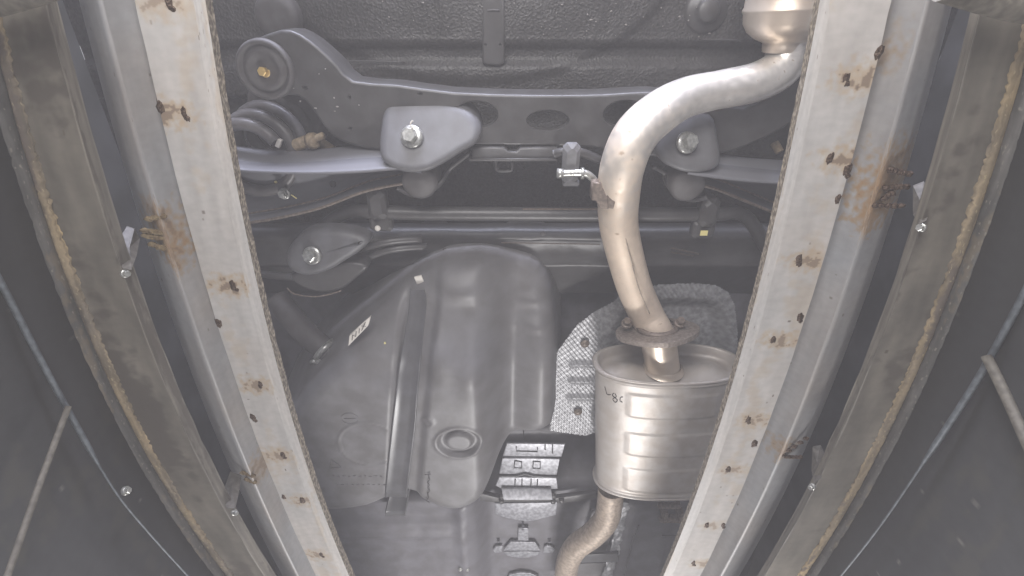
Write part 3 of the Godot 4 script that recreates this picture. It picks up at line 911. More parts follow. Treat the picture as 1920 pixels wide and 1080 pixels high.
	plate(st, [Vector3(-0.0578, 1.04, -0.1868), Vector3(0.0613, 1.04, -0.1861), Vector3(0.0615, 1.04, -0.1905), Vector3(-0.0579, 1.04, -0.1905)], 0.01, 0.002)
	obj("front_lip", st, tex.paint, sub)
	st = begin()
	tube(st, smooth([Vector3(-0.0225, 1.065, -0.1966), Vector3(-0.0226, 1.065, -0.2057), Vector3(-0.0182, 1.065, -0.2103), Vector3(-0.0038, 1.065, -0.2103), Vector3(0, 1.065, -0.2057), Vector3(0, 1.065, -0.1966)], 3), 0.0026, 8)
	obj("wire_hook", st, tex.paint, sub)
	# ring-shaped ends of the mounts round the arm bushings
	for r in [[Vector3(-0.162, 1.05, -0.2304), Vector3(-0.1404, 1.05, -0.2414), Vector3(-0.1164, 1.045, -0.235), Vector3(-0.0988, 1.05, -0.2211), Vector3(-0.0886, 1.06, -0.2073), Vector3(-0.0553, 1.05, -0.1793)], [Vector3(0.2776, 1.05, -0.2446), Vector3(0.2562, 1.05, -0.2485), Vector3(0.2316, 1.045, -0.2365), Vector3(0.2192, 1.05, -0.225), Vector3(0.2155, 1.06, -0.2127), Vector3(0.1955, 1.05, -0.1999)]]:
		st = begin()
		tube(st, smooth(r, 5), 0.0034, 10)
		obj("mount_flange", st, tex.paint, sub)
	for r in [Vector3(-0.1271, 1.052, -0.2156), Vector3(0.2421, 1.052, -0.2195)]:
		st = begin()
		lathe(st, [Vector2(0.0001, -0.022), Vector2(0.019, -0.022), Vector2(0.024, -0.018), Vector2(0.026, 0.02)], r, Vector3(0, 1, 0.15), 28)
		obj("arm_bushing", st, tex.rubber, sub)
	# lower arms: bright rear wall, ridge, and a belly that rises towards the front
	for s in 2:
		var left := s == 0
		var top: Array = [Vector3(-0.4278, 1.065, -0.1729), Vector3(-0.3781, 1.065, -0.1802), Vector3(-0.3272, 1.065, -0.1846), Vector3(-0.267, 1.065, -0.1809), Vector3(-0.2068, 1.065, -0.1751), Vector3(-0.1588, 1.065, -0.1743), Vector3(-0.1258, 1.065, -0.1773)] if left else [Vector3(0.2444, 1.065, -0.1787), Vector3(0.2866, 1.065, -0.1861), Vector3(0.329, 1.065, -0.1929), Vector3(0.3826, 1.065, -0.1974), Vector3(0.4362, 1.065, -0.2012)]
		var fold: Array = [Vector3(-0.4175, 1.04, -0.1825), Vector3(-0.3692, 1.04, -0.1905), Vector3(-0.3192, 1.04, -0.1934), Vector3(-0.2607, 1.04, -0.1912), Vector3(-0.2022, 1.04, -0.1868), Vector3(-0.1551, 1.04, -0.1854), Vector3(-0.1229, 1.04, -0.1883)] if left else [Vector3(0.239, 1.04, -0.1912), Vector3(0.2796, 1.04, -0.1949), Vector3(0.3205, 1.04, -0.1993), Vector3(0.3728, 1.04, -0.2045), Vector3(0.4249, 1.04, -0.2074)]
		var ridge: Array = [Vector3(-0.4045, 1.014, -0.1847), Vector3(-0.3578, 1.014, -0.1932), Vector3(-0.3094, 1.014, -0.196), Vector3(-0.2533, 1.014, -0.1968), Vector3(-0.1967, 1.014, -0.1946), Vector3(-0.1506, 1.014, -0.1911), Vector3(-0.1195, 1.014, -0.1953)] if left else [Vector3(0.2322, 1.014, -0.1968), Vector3(0.272, 1.014, -0.2025), Vector3(0.312, 1.014, -0.2076), Vector3(0.3625, 1.014, -0.2112), Vector3(0.4132, 1.014, -0.2142)]
		var belly: Array = [Vector3(-0.4582, 1.05, -0.3022), Vector3(-0.3987, 1.05, -0.2861), Vector3(-0.3417, 1.05, -0.2762), Vector3(-0.2767, 1.05, -0.2606), Vector3(-0.2118, 1.05, -0.2367), Vector3(-0.1615, 1.05, -0.2258), Vector3(-0.131, 1.05, -0.2211)] if left else [Vector3(0.2358, 1.05, -0.2211), Vector3(0.2825, 1.05, -0.2304), Vector3(0.3319, 1.05, -0.2493), Vector3(0.3869, 1.05, -0.2704), Vector3(0.4562, 1.05, -0.2954)]
		top = smooth(top, 4); fold = smooth(fold, 4); ridge = smooth(ridge, 4); belly = smooth(belly, 4)
		var rows := []
		var low := []
		for i in top.size():
			var a: Vector3 = top[i]
			var b: Vector3 = fold[i]
			var c: Vector3 = ridge[i]
			var d: Vector3 = belly[i]
			var out := (c - b).normalized()
			rows.append(PackedVector3Array([a + Vector3(0, 0.03, -0.004), a, a.lerp(b, 0.92), b, b + Vector3(0, -0.001, 0.0014), b.lerp(c, 0.5), c - out * 0.003, c + Vector3(0, -0.0012, -0.001), c + Vector3(0, 0.001, -0.004), c + Vector3(0, 0.045, -0.006), c + Vector3(0, 0.055, -0.014), d + Vector3(0, 0.038, 0.01), d + Vector3(0, 0.028, 0.003), d + Vector3(0, 0.001, 0.0008), d + Vector3(0, 0, -0.001), d + Vector3(0, 0.03, -0.003)]))
			low.append(d)
		st = begin()
		loft(st, rows)
		var arm := obj("lower_arm", st, tex.arm, car)
		arm.set_meta("label", "left lower suspension arm with a nut on its belly" if left else "right lower suspension arm partly behind the right rail")
		st = begin()
		tube(st, low, 0.0022, 8)
		var second := []
		for p in low:
			second.append(p + Vector3(0.004, 0.016, 0.010))
		tube(st, second, 0.0014, 8)
		obj("arm_flange", st, tex.clamp, arm)
		for h in ([Vector3(-0.3488, 1.062, -0.1868), Vector3(-0.232, 1.062, -0.1854)] if left else [Vector3(0.3355, 1.062, -0.2003)]):
			st = begin()
			lathe(st, [Vector2(0.0001, -0.0012), Vector2(0.0030, -0.0012), Vector2(0.0034, 0.001)], h, Vector3(0, 0.6, -0.8), 12)
			obj("drain_hole", st, tex.ink, arm)
		if left:
			bolt("arm_nut", Vector3(-0.3291, 1.062, -0.2431), Vector3(0.05, -1, 0.25), 0.0062, 0.0082, arm, null, 1.3)
			bolt("stud", Vector3(-0.3262, 1.053, -0.2424), Vector3(0.05, -1, 0.25), 0.0036, 0.0038, arm, null, 1.6)
			st = begin()
			lump(st, Vector3(-0.3389, 1.065, -0.2267), Vector3(0.002, 0.001, 0.002), 4)
			obj("paint_mark", st, tex.yellow, arm)
			st = begin()
			tube(st, [Vector3(-0.3181, 1.059, -0.2437), Vector3(-0.3129, 1.062, -0.2504)], 0.0008, 6)
			obj("split_pin", st, tex.yellow, arm)
			st = begin()
			lathe(st, [Vector2(0.0001, -0.001), Vector2(0.0045, -0.001), Vector2(0.005, 0.001)], Vector3(-0.258, 1.066, -0.2301), Vector3(0, 1, -0.4), 12)
			obj("drain_hole", st, tex.ink, arm)
	# coil spring over the left arm
	st = begin()
	var coil := []
	var foot := Vector3(-0.3619, 1.05, -0.1955)
	var head := Vector3(-0.3602, 1.21, -0.1701)
	for i in 150:
		var t := i / 149.0
		var a := TAU * 4.6 * t + 0.6
		coil.append(foot.lerp(head, t) + Vector3(cos(a), 0, sin(a)) * 0.051)
	tube(st, coil, 0.0085, 12)
	obj("coil_spring", st, tex.spring, car)
	st = begin()
	box(st, Vector3(-0.3153, 1.05, -0.1678), Vector3(0.006, 0.006, 0.012), Basis(Vector3.UP, 0.5))
	obj("spring_tag", st, tex.label, car)
	# spring seat above it
	st = begin()
	lathe(st, [Vector2(0.062, 0.0), Vector2(0.058, -0.012), Vector2(0.045, -0.014), Vector2(0.03, 0.0), Vector2(0.0001, 0.002)], Vector3(-0.3316, 1.15, -0.142), Vector3(0, 1, 0), 32)
	obj("spring_seat", st, tex.rubber, car)
	# shock absorber end: tan sleeve and stub
	st = begin()
	tube(st, [Vector3(-0.3046, 1.08, -0.178), Vector3(-0.2782, 1.07, -0.1682)], 0.0085, 16)
	tube(st, [Vector3(-0.2806, 1.068, -0.1692), Vector3(-0.2579, 1.062, -0.1606)], 0.0048, 12)
	lathe(st, [Vector2(0.0001, -0.006), Vector2(0.010, -0.006), Vector2(0.0115, 0.0), Vector2(0.010, 0.006), Vector2(0.0001, 0.006)], Vector3(-0.2754, 1.066, -0.1687), Vector3(0.8, -0.2, 0.3), 18)
	tube(st, [Vector3(-0.2743, 1.09, -0.1759), Vector3(-0.247, 1.09, -0.1957)], 0.007, 12)
	var shock := obj("shock_absorber_end", st, tex.tan, car)
	st = begin()
	tube(st, [Vector3(0.3752, 1.09, -0.1774), Vector3(0.3809, 1.08, -0.1878)], 0.006, 12)
	obj("shock_absorber_end", st, tex.tan, car)
	# stabiliser bar with its clamps
	st = begin()
	tube(st, smooth([Vector3(-0.3397, 1.09, -0.3471), Vector3(-0.26, 1.085, -0.2839), Vector3(-0.2039, 1.075, -0.2766), Vector3(-0.1361, 1.075, -0.2783), Vector3(-0.024, 1.075, -0.2792), Vector3(0.1362, 1.075, -0.28), Vector3(0.2965, 1.075, -0.28), Vector3(0.3538, 1.085, -0.2856), Vector3(0.4104, 1.095, -0.3495)], 6), 0.0105, 16)
	var bar := obj("stabiliser_bar", st, tex.paint, car)
	for c in [[Vector3(-0.1977, 1.065, -0.2645), Vector3(-0.2023, 1.066, -0.2987)], [Vector3(0.2908, 1.065, -0.2762), Vector3(0.292, 1.066, -0.3065)]]:
		st = begin()
		box(st, c[0] + Vector3(0, 0.006, 0.004), Vector3(0.027, 0.03, 0.045), Basis.IDENTITY, 0.006)
		box(st, c[0] + Vector3(0, 0.012, -0.026), Vector3(0.034, 0.02, 0.03), Basis.IDENTITY, 0.004)
		obj("bar_clamp", st, tex.paint, bar)
	st = begin()
	lathe(st, [Vector2(0.0001, -0.002), Vector2(0.0038, -0.002), Vector2(0.0044, 0.001)], Vector3(-0.2, 1.058, -0.2954), Vector3(0, 1, 0.1), 14)
	obj("white_dot", st, tex.label, bar)
	st = begin()
	box(st, Vector3(0.2888, 1.062, -0.3048), Vector3(0.011, 0.001, 0.008))
	var pm := obj("paint_mark", st, tex.yellow, bar)
	# left front link bracket
	st = begin()
	plate(st, smooth_closed([Vector3(-0.3313, 1.035, -0.3196), Vector3(-0.3375, 1.035, -0.3406), Vector3(-0.3313, 1.035, -0.3567), Vector3(-0.307, 1.035, -0.364), Vector3(-0.2747, 1.035, -0.3549), Vector3(-0.2499, 1.035, -0.3406), Vector3(-0.2271, 1.035, -0.3265), Vector3(-0.2105, 1.035, -0.3084), Vector3(-0.2319, 1.035, -0.2958), Vector3(-0.2697, 1.035, -0.2908), Vector3(-0.3046, 1.035, -0.2958)], 3), 0.03, 0.012, [], Vector2(0.03, 0.10), 6)
	var link := obj("link_mount", st, tex.mount, car)
	st = begin()
	plate(st, smooth_closed([Vector3(-0.342, 1.05, -0.3692), Vector3(-0.3345, 1.05, -0.3928), Vector3(-0.3033, 1.05, -0.4054), Vector3(-0.2683, 1.05, -0.3976), Vector3(-0.2416, 1.05, -0.3757), Vector3(-0.2206, 1.05, -0.3553), Vector3(-0.2437, 1.05, -0.3462), Vector3(-0.2941, 1.05, -0.3553)], 3), 0.03, 0.006, [], Vector2(0, -0.2))
	obj("mount_skirt", st, tex.paint, link)
	st = begin()
	tube(st, smooth([Vector3(-0.3554, 1.055, -0.3956), Vector3(-0.3458, 1.055, -0.4063), Vector3(-0.3188, 1.055, -0.4112), Vector3(-0.2953, 1.055, -0.4083), Vector3(-0.2703, 1.055, -0.4005)], 4), 0.0013, 6)
	obj("mount_lip", st, tex.clamp, link)
	bolt("link_bolt", Vector3(-0.2945, 1.031, -0.3272), Vector3(-0.05, -1, 0.38), 0.0094, 0.0136, link, null, 1.1)
	for c in [[Vector3(-0.2711, 1.085, -0.3522), Vector3(-0.2236, 1.075, -0.3328), Vector3(-0.1853, 1.075, -0.3237), Vector3(-0.1426, 1.09, -0.3268)], [Vector3(-0.2624, 1.085, -0.3779), Vector3(-0.2188, 1.08, -0.3498), Vector3(-0.1797, 1.08, -0.3387), Vector3(-0.1362, 1.095, -0.342)], [Vector3(-0.4287, 1.11, -0.3978), Vector3(-0.3889, 1.1, -0.3976), Vector3(-0.3542, 1.1, -0.4006)]]:
		st = begin()
		tube(st, smooth(c, 4), 0.006, 10)
		obj("link_rod", st, tex.paint, link)
	# rubber exhaust hanger with its two rods
	st = begin()
	box(st, Vector3(0.0757, 1.005, -0.1822), Vector3(0.022, 0.016, 0.052), Basis(Vector3.RIGHT, 0.1), 0.005)
	box(st, Vector3(0.0777, 1.01, -0.2099), Vector3(0.022, 0.012, 0.008), Basis.IDENTITY, 0.002)
	var hang := obj("exhaust_hanger", st, tex.lilac, car)
	st = begin()
	tube(st, smooth([Vector3(0.0575, 0.995, -0.1932), Vector3(0.0657, 0.995, -0.1932), Vector3(0.0855, 0.995, -0.1925), Vector3(0.0959, 0.995, -0.1939), Vector3(0.1069, 1, -0.2039), Vector3(0.115, 1, -0.2169)], 4), 0.0048, 12)
	lathe(st, [Vector2(0.0001, -0.006), Vector2(0.006, -0.005), Vector2(0.0065, 0.003), Vector2(0.0001, 0.004)], Vector3(0.0609, 0.995, -0.1932), Vector3(-1, 0, 0), 14)
	lathe(st, [Vector2(0.0001, -0.002), Vector2(0.0075, -0.002), Vector2(0.0075, 0.002), Vector2(0.0001, 0.002)], Vector3(0.0903, 0.995, -0.1932), Vector3(-1, 0, 0), 14)
	obj("hanger_rod", st, tex.zinc, hang)
	st = begin()
	tube(st, smooth([Vector3(0.0575, 1.04, -0.1796), Vector3(0.0712, 1.035, -0.1755), Vector3(0.0933, 1.04, -0.1782), Vector3(0.121, 1.05, -0.191)], 4), 0.006, 10)
	obj("upper_rod", st, tex.paint, hang)

func tank(car: Node3D) -> void:
	var rim := flat2(smooth_closed([Vector3(-0.4295, 0.99, -0.691), Vector3(-0.3709, 0.99, -0.5921), Vector3(-0.33, 0.99, -0.541), Vector3(-0.2831, 0.99, -0.4928), Vector3(-0.2257, 0.99, -0.4405), Vector3(-0.172, 0.99, -0.3932), Vector3(-0.1227, 0.99, -0.3644), Vector3(-0.0762, 0.99, -0.3539), Vector3(-0.0228, 0.99, -0.3522), Vector3(0.0307, 0.99, -0.3635), Vector3(0.0593, 0.99, -0.3905), Vector3(0.0723, 0.99, -0.4723), Vector3(0.0752, 0.99, -0.6158), Vector3(0.0741, 0.99, -0.6755), Vector3(0.0375, 0.99, -0.6989), Vector3(0, 0.99, -0.7203), Vector3(-0.0252, 0.99, -0.7588), Vector3(-0.0519, 0.99, -0.8168), Vector3(-0.0995, 0.99, -0.8502), Vector3(-0.1464, 0.99, -0.8395), Vector3(-0.181, 0.99, -0.8109), Vector3(-0.2102, 0.99, -0.8049), Vector3(-0.2378, 0.99, -0.8198), Vector3(-0.2725, 0.99, -0.8395), Vector3(-0.3247, 0.99, -0.8502), Vector3(-0.3648, 0.99, -0.8471), Vector3(-0.4107, 0.99, -0.8243), Vector3(-0.4373, 0.99, -0.7659)], 2))
	var sl := Vector2(-0.1757, -0.5577)
	var f := func(x: float, z: float) -> float:
		var q := Vector2(x, z)
		var d := inside(rim, q)
		var y := 0.985
		# rear slope, right-hand valley and the hollow between the lobes
		y += 0.055 * step01(-0.5465, -0.3769, z)
		y += 0.022 * swell(Vector2(x, 0), Vector2(Vector2(-0.0043, -0.5299).x, 0), 0.034, 1.0) * (1.0 - step01(-0.519, -0.4169, z)) + 0.045 * step01(Vector2(-0.0633, -0.5139).x, Vector2(0.0084, -0.5139).x, x - (z - -0.5139) * 0.02)
		y -= 0.014 * swell(q, Vector2(-0.1133, -0.4818), 0.026, 0.045)
		y -= 0.010 * swell(q, Vector2(-0.0653, -0.5082), 0.026, 0.05)
		y -= 0.012 * swell(q, Vector2(-0.0744, -0.3919), 0.05, 0.02)
		y -= 0.006 * swell(q, Vector2(0.0384, -0.4271), 0.03, 0.012)
		y -= 0.006 * swell(q, Vector2(0.0394, -0.468), 0.03, 0.012)
		y += 0.010 * swell(q, Vector2(-0.1858, -0.519), 0.05, 0.03)
		# strap channel
		var sx := x - lerpf(Vector2(-0.201, -0.802).x, Vector2(-0.1397, -0.4004).x, clampf((z - -0.802) / (-0.4004 - -0.802), 0, 1))
		y += 0.008 * (step01(-0.036, -0.022, sx) - step01(0.020, 0.034, sx))
		# ring, oval and plug pressed into the bottom
		var r1 := ((q - Vector2(-0.2455, -0.6651)) / Vector2(0.052, 0.050)).length()
		y -= 0.0022 * exp(-pow((r1 - 1.0) / 0.035, 2))
		var r2 := ((q - Vector2(-0.0914, -0.6613)) / Vector2(0.036, 0.031)).length()
		y += 0.007 * (1.0 - step01(0.85, 1.05, r2)) - 0.003 * exp(-pow((r2 - 1.1) / 0.08, 2)) - 0.007 * (1.0 - step01(0.55, 0.72, r2))
		var r3 := ((q - Vector2(-0.1406, -0.6146)) / Vector2(0.0085, 0.009)).length()
		y -= 0.0025 * exp(-pow((r3 - 1.0) / 0.25, 2))
		if d > -0.030:
			var t := clampf((d + 0.030) / 0.030, 0, 0.999)
			y += 0.030 * (1.0 - sqrt(1.0 - t * t))
		if d > 0:
			y += d * 5.0
		return NAN if y > 1.24 else y
	var st := begin()
	field(st, Vector2(-0.4551, -0.7588).x, Vector2(0.0901, -0.6279).x, -0.8864, -0.3376, 0.0034, f)
	var tk := obj("fuel_tank", st, tex.plastic, car)
	# the steel strap across it
	st = begin()
	var lft := smooth([Vector3(-0.1588, 1.085, -0.3926), Vector3(-0.1603, 1.048, -0.411), Vector3(-0.1669, 1.036, -0.4485), Vector3(-0.1745, 1.02, -0.4839), Vector3(-0.181, 1.002, -0.5127), Vector3(-0.1893, 0.992, -0.5594), Vector3(-0.2025, 0.989, -0.6269), Vector3(-0.222, 0.989, -0.73), Vector3(-0.2398, 1, -0.8265), Vector3(-0.2637, 1.05, -0.935)], 4)
	var rgt := smooth([Vector3(-0.1362, 1.085, -0.3926), Vector3(-0.1341, 1.048, -0.411), Vector3(-0.1388, 1.036, -0.4485), Vector3(-0.1428, 1.02, -0.4839), Vector3(-0.1468, 1.002, -0.5127), Vector3(-0.1537, 0.992, -0.5594), Vector3(-0.1629, 0.989, -0.6269), Vector3(-0.1819, 0.989, -0.73), Vector3(-0.1993, 1, -0.8265), Vector3(-0.2214, 1.05, -0.935)], 4)
	var rows := []
	for i in lft.size():
		var a: Vector3 = lft[i]
		var b: Vector3 = rgt[i]
		var ya: float = minf(f.call(a.x, a.z), minf(f.call(b.x, b.z), f.call((a.x + b.x) / 2, (a.z + b.z) / 2)))
		if is_nan(ya):
			ya = a.y
		a.y = ya - 0.0025
		b.y = ya - 0.0025
		rows.append(PackedVector3Array([a + Vector3(0, 0.006, 0), a + Vector3(0, -0.0015, 0), a.lerp(b, 0.06) + Vector3(0, -0.0015, 0), a.lerp(b, 0.12), a.lerp(b, 0.35), a.lerp(b, 0.65), a.lerp(b, 0.88), a.lerp(b, 0.94) + Vector3(0, -0.0015, 0), b + Vector3(0, -0.0015, 0), b + Vector3(0, 0.006, 0)]))
	loft(st, rows)
	var strap := obj("tank_strap", st, tex.strap, tk)
	st = begin()
	tube(st, [Vector3(-0.1716, 1.01, -0.4818), Vector3(-0.1481, 1.01, -0.4839)], 0.0022, 8)
	obj("strap_rib", st, tex.strap, tk)
	# small things on the tank
	st = begin()
	box(st, Vector3(-0.1452, 1.055, -0.3803), Vector3(0.012, 0.003, 0.013), Basis(Vector3.UP, -0.25))
	obj("white_tag", st, tex.label, tk)
	st = begin()
	plate(st, [Vector3(-0.2565, 1.005, -0.472), Vector3(-0.2519, 1.005, -0.4528), Vector3(-0.2141, 1.005, -0.4176), Vector3(-0.2204, 1.005, -0.434)], 0.006, 0.0005)
	var lab := obj("sticker", st, tex.label, tk)
	st = begin()
	for b in [[Vector3(-0.2484, 1.0035, -0.4598), Vector3(-0.2461, 1.0035, -0.4498)], [Vector3(-0.2461, 1.0035, -0.4498), Vector3(-0.2416, 1.0035, -0.4528)], [Vector3(-0.2416, 1.0035, -0.4528), Vector3(-0.2393, 1.0035, -0.4428)], [Vector3(-0.2357, 1.0035, -0.4468), Vector3(-0.2336, 1.0035, -0.4379)], [Vector3(-0.2309, 1.0035, -0.4418), Vector3(-0.223, 1.0035, -0.4262)], [Vector3(-0.2305, 1.0035, -0.433), Vector3(-0.2233, 1.0035, -0.434)]]:
		tube(st, b, 0.0005, 4)
	obj("sticker_print", st, tex.ink, tk)
	st = begin()
	lump(st, Vector3(-0.1999, 1.01, -0.4715), Vector3(0.0026, 0.0012, 0.0034), 6)
	obj("paint_mark", st, tex.yellow, tk)
	st = begin()
	var writing := smooth([Vector3(-0.1459, 0.982, -0.7328), Vector3(-0.1494, 0.982, -0.7411), Vector3(-0.1471, 0.982, -0.748), Vector3(-0.1525, 0.982, -0.7549), Vector3(-0.1492, 0.982, -0.7619), Vector3(-0.1528, 0.982, -0.7704), Vector3(-0.1495, 0.982, -0.7775), Vector3(-0.155, 0.982, -0.7862), Vector3(-0.1528, 0.982, -0.7949), Vector3(-0.1574, 0.982, -0.8037), Vector3(-0.1538, 0.982, -0.8081)], 3)
	tube(st, writing, 0.0007, 5)
	tube(st, [Vector3(-0.1557, 0.982, -0.7356), Vector3(-0.1442, 0.982, -0.7342)], 0.0006, 5)
	tube(st, [Vector3(-0.1602, 0.982, -0.8022), Vector3(-0.1521, 0.982, -0.811)], 0.0006, 5)
	obj("handwriting", st, tex.ink, tk)
	# raised moulding marks: an oval stamp, a triangle and rows of small characters
	st = begin()
	var stamp := []
	for i in 25:
		stamp.append(Vector3(-0.2689, 0.9845, -0.6046) + Vector3(0.014 * cos(TAU * i / 24), 0, 0.012 * sin(TAU * i / 24)))
	tube(st, stamp, 0.0005, 5, false)
	tube(st, [Vector3(-0.2786, 0.9845, -0.6046), Vector3(-0.2592, 0.9845, -0.6046)], 0.0007, 5)
	tube(st, [Vector3(-0.323, 0.9845, -0.7221), Vector3(-0.3156, 0.9845, -0.7008), Vector3(-0.3018, 0.9845, -0.7194), Vector3(-0.323, 0.9845, -0.7221)], 0.0007, 5)
	for k in 10:
		var p := Vector3(-0.3199, 0.9845, -0.7426) + Vector3(0.0095 * k, 0, -0.001 * (k % 2))
		box(st, p, Vector3(0.004 + 0.001 * (k % 3), 0.0014, 0.0022))
		box(st, p + Vector3(0.003, 0, -0.022), Vector3(0.003 + 0.001 * ((k + 1) % 3), 0.0014, 0.0026))
	obj("moulded_mark", st, tex.plastic, tk)
	# filler hose and its clamp beside the tank
	st = begin()
	tube(st, smooth([Vector3(-0.4042, 1.11, -0.4476), Vector3(-0.3637, 1.08, -0.4826), Vector3(-0.3259, 1.06, -0.5105), Vector3(-0.2914, 1.05, -0.539)], 5), 0.020, 18)
	var hose := obj("filler_hose", st, tex.rubber, car)
	st = begin()
	var p0 := Vector3(-0.3277, 1.061, -0.509)
	var ax := (Vector3(-0.2914, 1.05, -0.539) - Vector3(-0.3637, 1.08, -0.4826)).normalized()
	lathe(st, [Vector2(0.0205, -0.005), Vector2(0.0222, -0.005), Vector2(0.0222, 0.005), Vector2(0.0205, 0.005)], p0 + ax * 0.014, ax, 32)
	box(st, Vector3(-0.325, 1.04, -0.5268), Vector3(0.008, 0.008, 0.012), Basis(Vector3.UP, 0.7))
	lathe(st, [Vector2(0.0001, -0.005), Vector2(0.004, -0.005), Vector2(0.004, 0.005), Vector2(0.0001, 0.005)], Vector3(-0.3335, 1.04, -0.5291), Vector3(1, 0, 0.5), 12)
	obj("hose_clamp", st, tex.zinc, hose)

func shields(car: Node3D) -> void:
	# embossed aluminium heat shield over the muffler
	var rim := flat2([Vector3(0.0729, 1.085, -0.7324), Vector3(0.0712, 1.085, -0.578), Vector3(0.081, 1.085, -0.5377), Vector3(0.1115, 1.085, -0.4838), Vector3(0.1371, 1.085, -0.459), Vector3(0.1693, 1.085, -0.438), Vector3(0.1817, 1.085, -0.4206), Vector3(0.2019, 1.085, -0.4125), Vector3(0.2404, 1.085, -0.4054), Vector3(0.2968, 1.085, -0.4025), Vector3(0.3342, 1.085, -0.4064), Vector3(0.3577, 1.085, -0.4185), Vector3(0.3749, 1.085, -0.4453), Vector3(0.3905, 1.085, -0.497), Vector3(0.4272, 1.085, -0.6666), Vector3(0.1967, 1.085, -0.7211), Vector3(0.1447, 1.085, -0.7466)])
	var core := flat2(smooth_closed([Vector3(0.1769, 1.085, -0.7936), Vector3(0.1606, 1.085, -0.566), Vector3(0.1739, 1.085, -0.4859), Vector3(0.1972, 1.085, -0.4484), Vector3(0.2398, 1.085, -0.4328), Vector3(0.3287, 1.085, -0.4328), Vector3(0.3625, 1.085, -0.459), Vector3(0.3842, 1.085, -0.5194), Vector3(0.4449, 1.085, -0.8087)], 2))
	var ribs := [Vector2(0.1321, -0.5684), Vector2(0.1309, -0.6062), Vector2(0.1296, -0.6456)]
	var f := func(x: float, z: float) -> float:
		var q := Vector2(x, z)
		if inside(rim, q) > 0.0:
			return NAN
		var d := inside(core, q)
		var y := 1.085 + 0.016 * (1.0 - step01(-0.03, 0.004, d))
		if d > 0.0:
			y += 0.0011 * sin((x + z * 0.75) * 760.0) * (0.62 + 0.38 * sin((x * 0.8 - z) * 560.0))
			for r in ribs:
				var e := Vector2(clampf(q.x, r.x - 0.022, r.x + 0.05), r.y)
				y -= 0.006 * exp(-pow(q.distance_to(e) / 0.0058, 2))
		return y
	var st := begin()
	field(st, Vector2(0.0683, -0.7211).x, Vector2(0.3991, -0.5194).x, -0.7524, -0.3985, 0.0014, f)
	var sh := obj("heat_shield", st, tex.foil, car)
	for p in [Vector3(0.1272, 1.079, -0.5219), Vector3(0.1251, 1.079, -0.6798), Vector3(0.3264, 1.115, -0.5092)]:
		st = begin()
		lathe(st, [Vector2(0.0001, -0.002), Vector2(0.0042, -0.002), Vector2(0.0048, -0.0005), Vector2(0.007, 0.0), Vector2(0.008, 0.002)], p, Vector3(0, 1, 0), 20)
		obj("shield_fastener", st, tex.clamp, sh)
	# silver panels up in the tunnel
	var ts := thing_part("tunnel_shield", car, Vector3(0.0386, 1.09, -0.8454))
	for k in [[[Vector3(-0.0107, 1.095, -0.7759), Vector3(0.1074, 1.095, -0.7789), Vector3(0.1016, 1.095, -0.8151), Vector3(-0.0186, 1.095, -0.8136)], 0.0], [[Vector3(-0.0196, 1.092, -0.8149), Vector3(0.0982, 1.092, -0.818), Vector3(0.0937, 1.092, -0.8668), Vector3(-0.0267, 1.092, -0.862)], 0.0], [[Vector3(-0.0267, 1.089, -0.8681), Vector3(0.0937, 1.089, -0.8714), Vector3(0.0974, 1.089, -0.9042), Vector3(-0.0226, 1.089, -0.9025), Vector3(-0.0349, 1.089, -0.8942)], 0.05], [[Vector3(-0.0223, 1.077, -0.8944), Vector3(0.0827, 1.077, -0.8961), Vector3(0.0857, 1.077, -0.9177), Vector3(-0.0181, 1.077, -0.9177)], 0.45], [[Vector3(-0.0366, 1.082, -0.9411), Vector3(0.0618, 1.082, -0.9394), Vector3(0.0971, 1.082, -0.9376), Vector3(0.0955, 1.082, -0.9795), Vector3(0.047, 1.082, -0.9993), Vector3(0.0294, 1.082, -1.0011), Vector3(-0.0117, 1.082, -0.9902), Vector3(-0.036, 1.082, -0.976)], 0.0]]:
		st = begin()
		plate(st, k[0], 0.004, 0.0018, [], Vector2(0, k[1]))
		obj("panel", st, tex.sheet, ts)
	st = begin()
	for b in [[Vector3(0.0086, 1.094, -0.7853), Vector3(0.0087, 1.094, -0.7973), Vector3(0.052, 1.094, -0.7988), Vector3(0.0517, 1.094, -0.7882)], [Vector3(0.0665, 1.094, -0.7778), Vector3(0.067, 1.094, -0.7928)], [Vector3(0.0815, 1.094, -0.7778), Vector3(0.0825, 1.094, -0.8033)], [Vector3(0.0055, 1.091, -0.8215), Vector3(0.0197, 1.091, -0.8246), Vector3(0.0199, 1.091, -0.8434), Vector3(0.0044, 1.091, -0.8418), Vector3(0.0055, 1.091, -0.8215)], [Vector3(0.0437, 1.091, -0.8231), Vector3(0.058, 1.091, -0.8246), Vector3(0.0585, 1.091, -0.8449), Vector3(0.043, 1.091, -0.8434), Vector3(0.0437, 1.091, -0.8231)], [Vector3(0.0067, 1.088, -0.8734), Vector3(0.0056, 1.088, -0.9013)], [Vector3(0.0212, 1.088, -0.8734), Vector3(0.0204, 1.088, -0.903)], [Vector3(0.0402, 1.088, -0.8734), Vector3(0.0396, 1.088, -0.903)], [Vector3(0.0536, 1.088, -0.875), Vector3(0.0531, 1.088, -0.903)]]:
		tube(st, b, 0.0013, 6)
	tube(st, smooth([Vector3(-0.0278, 1.089, -0.8649), Vector3(0.0056, 1.089, -0.8649), Vector3(0.0277, 1.089, -0.8585), Vector3(0.0501, 1.089, -0.8649), Vector3(0.0958, 1.089, -0.8681)], 3), 0.0022, 6)
	obj("pressed_line", st, tex.strap, ts)
	st = begin()
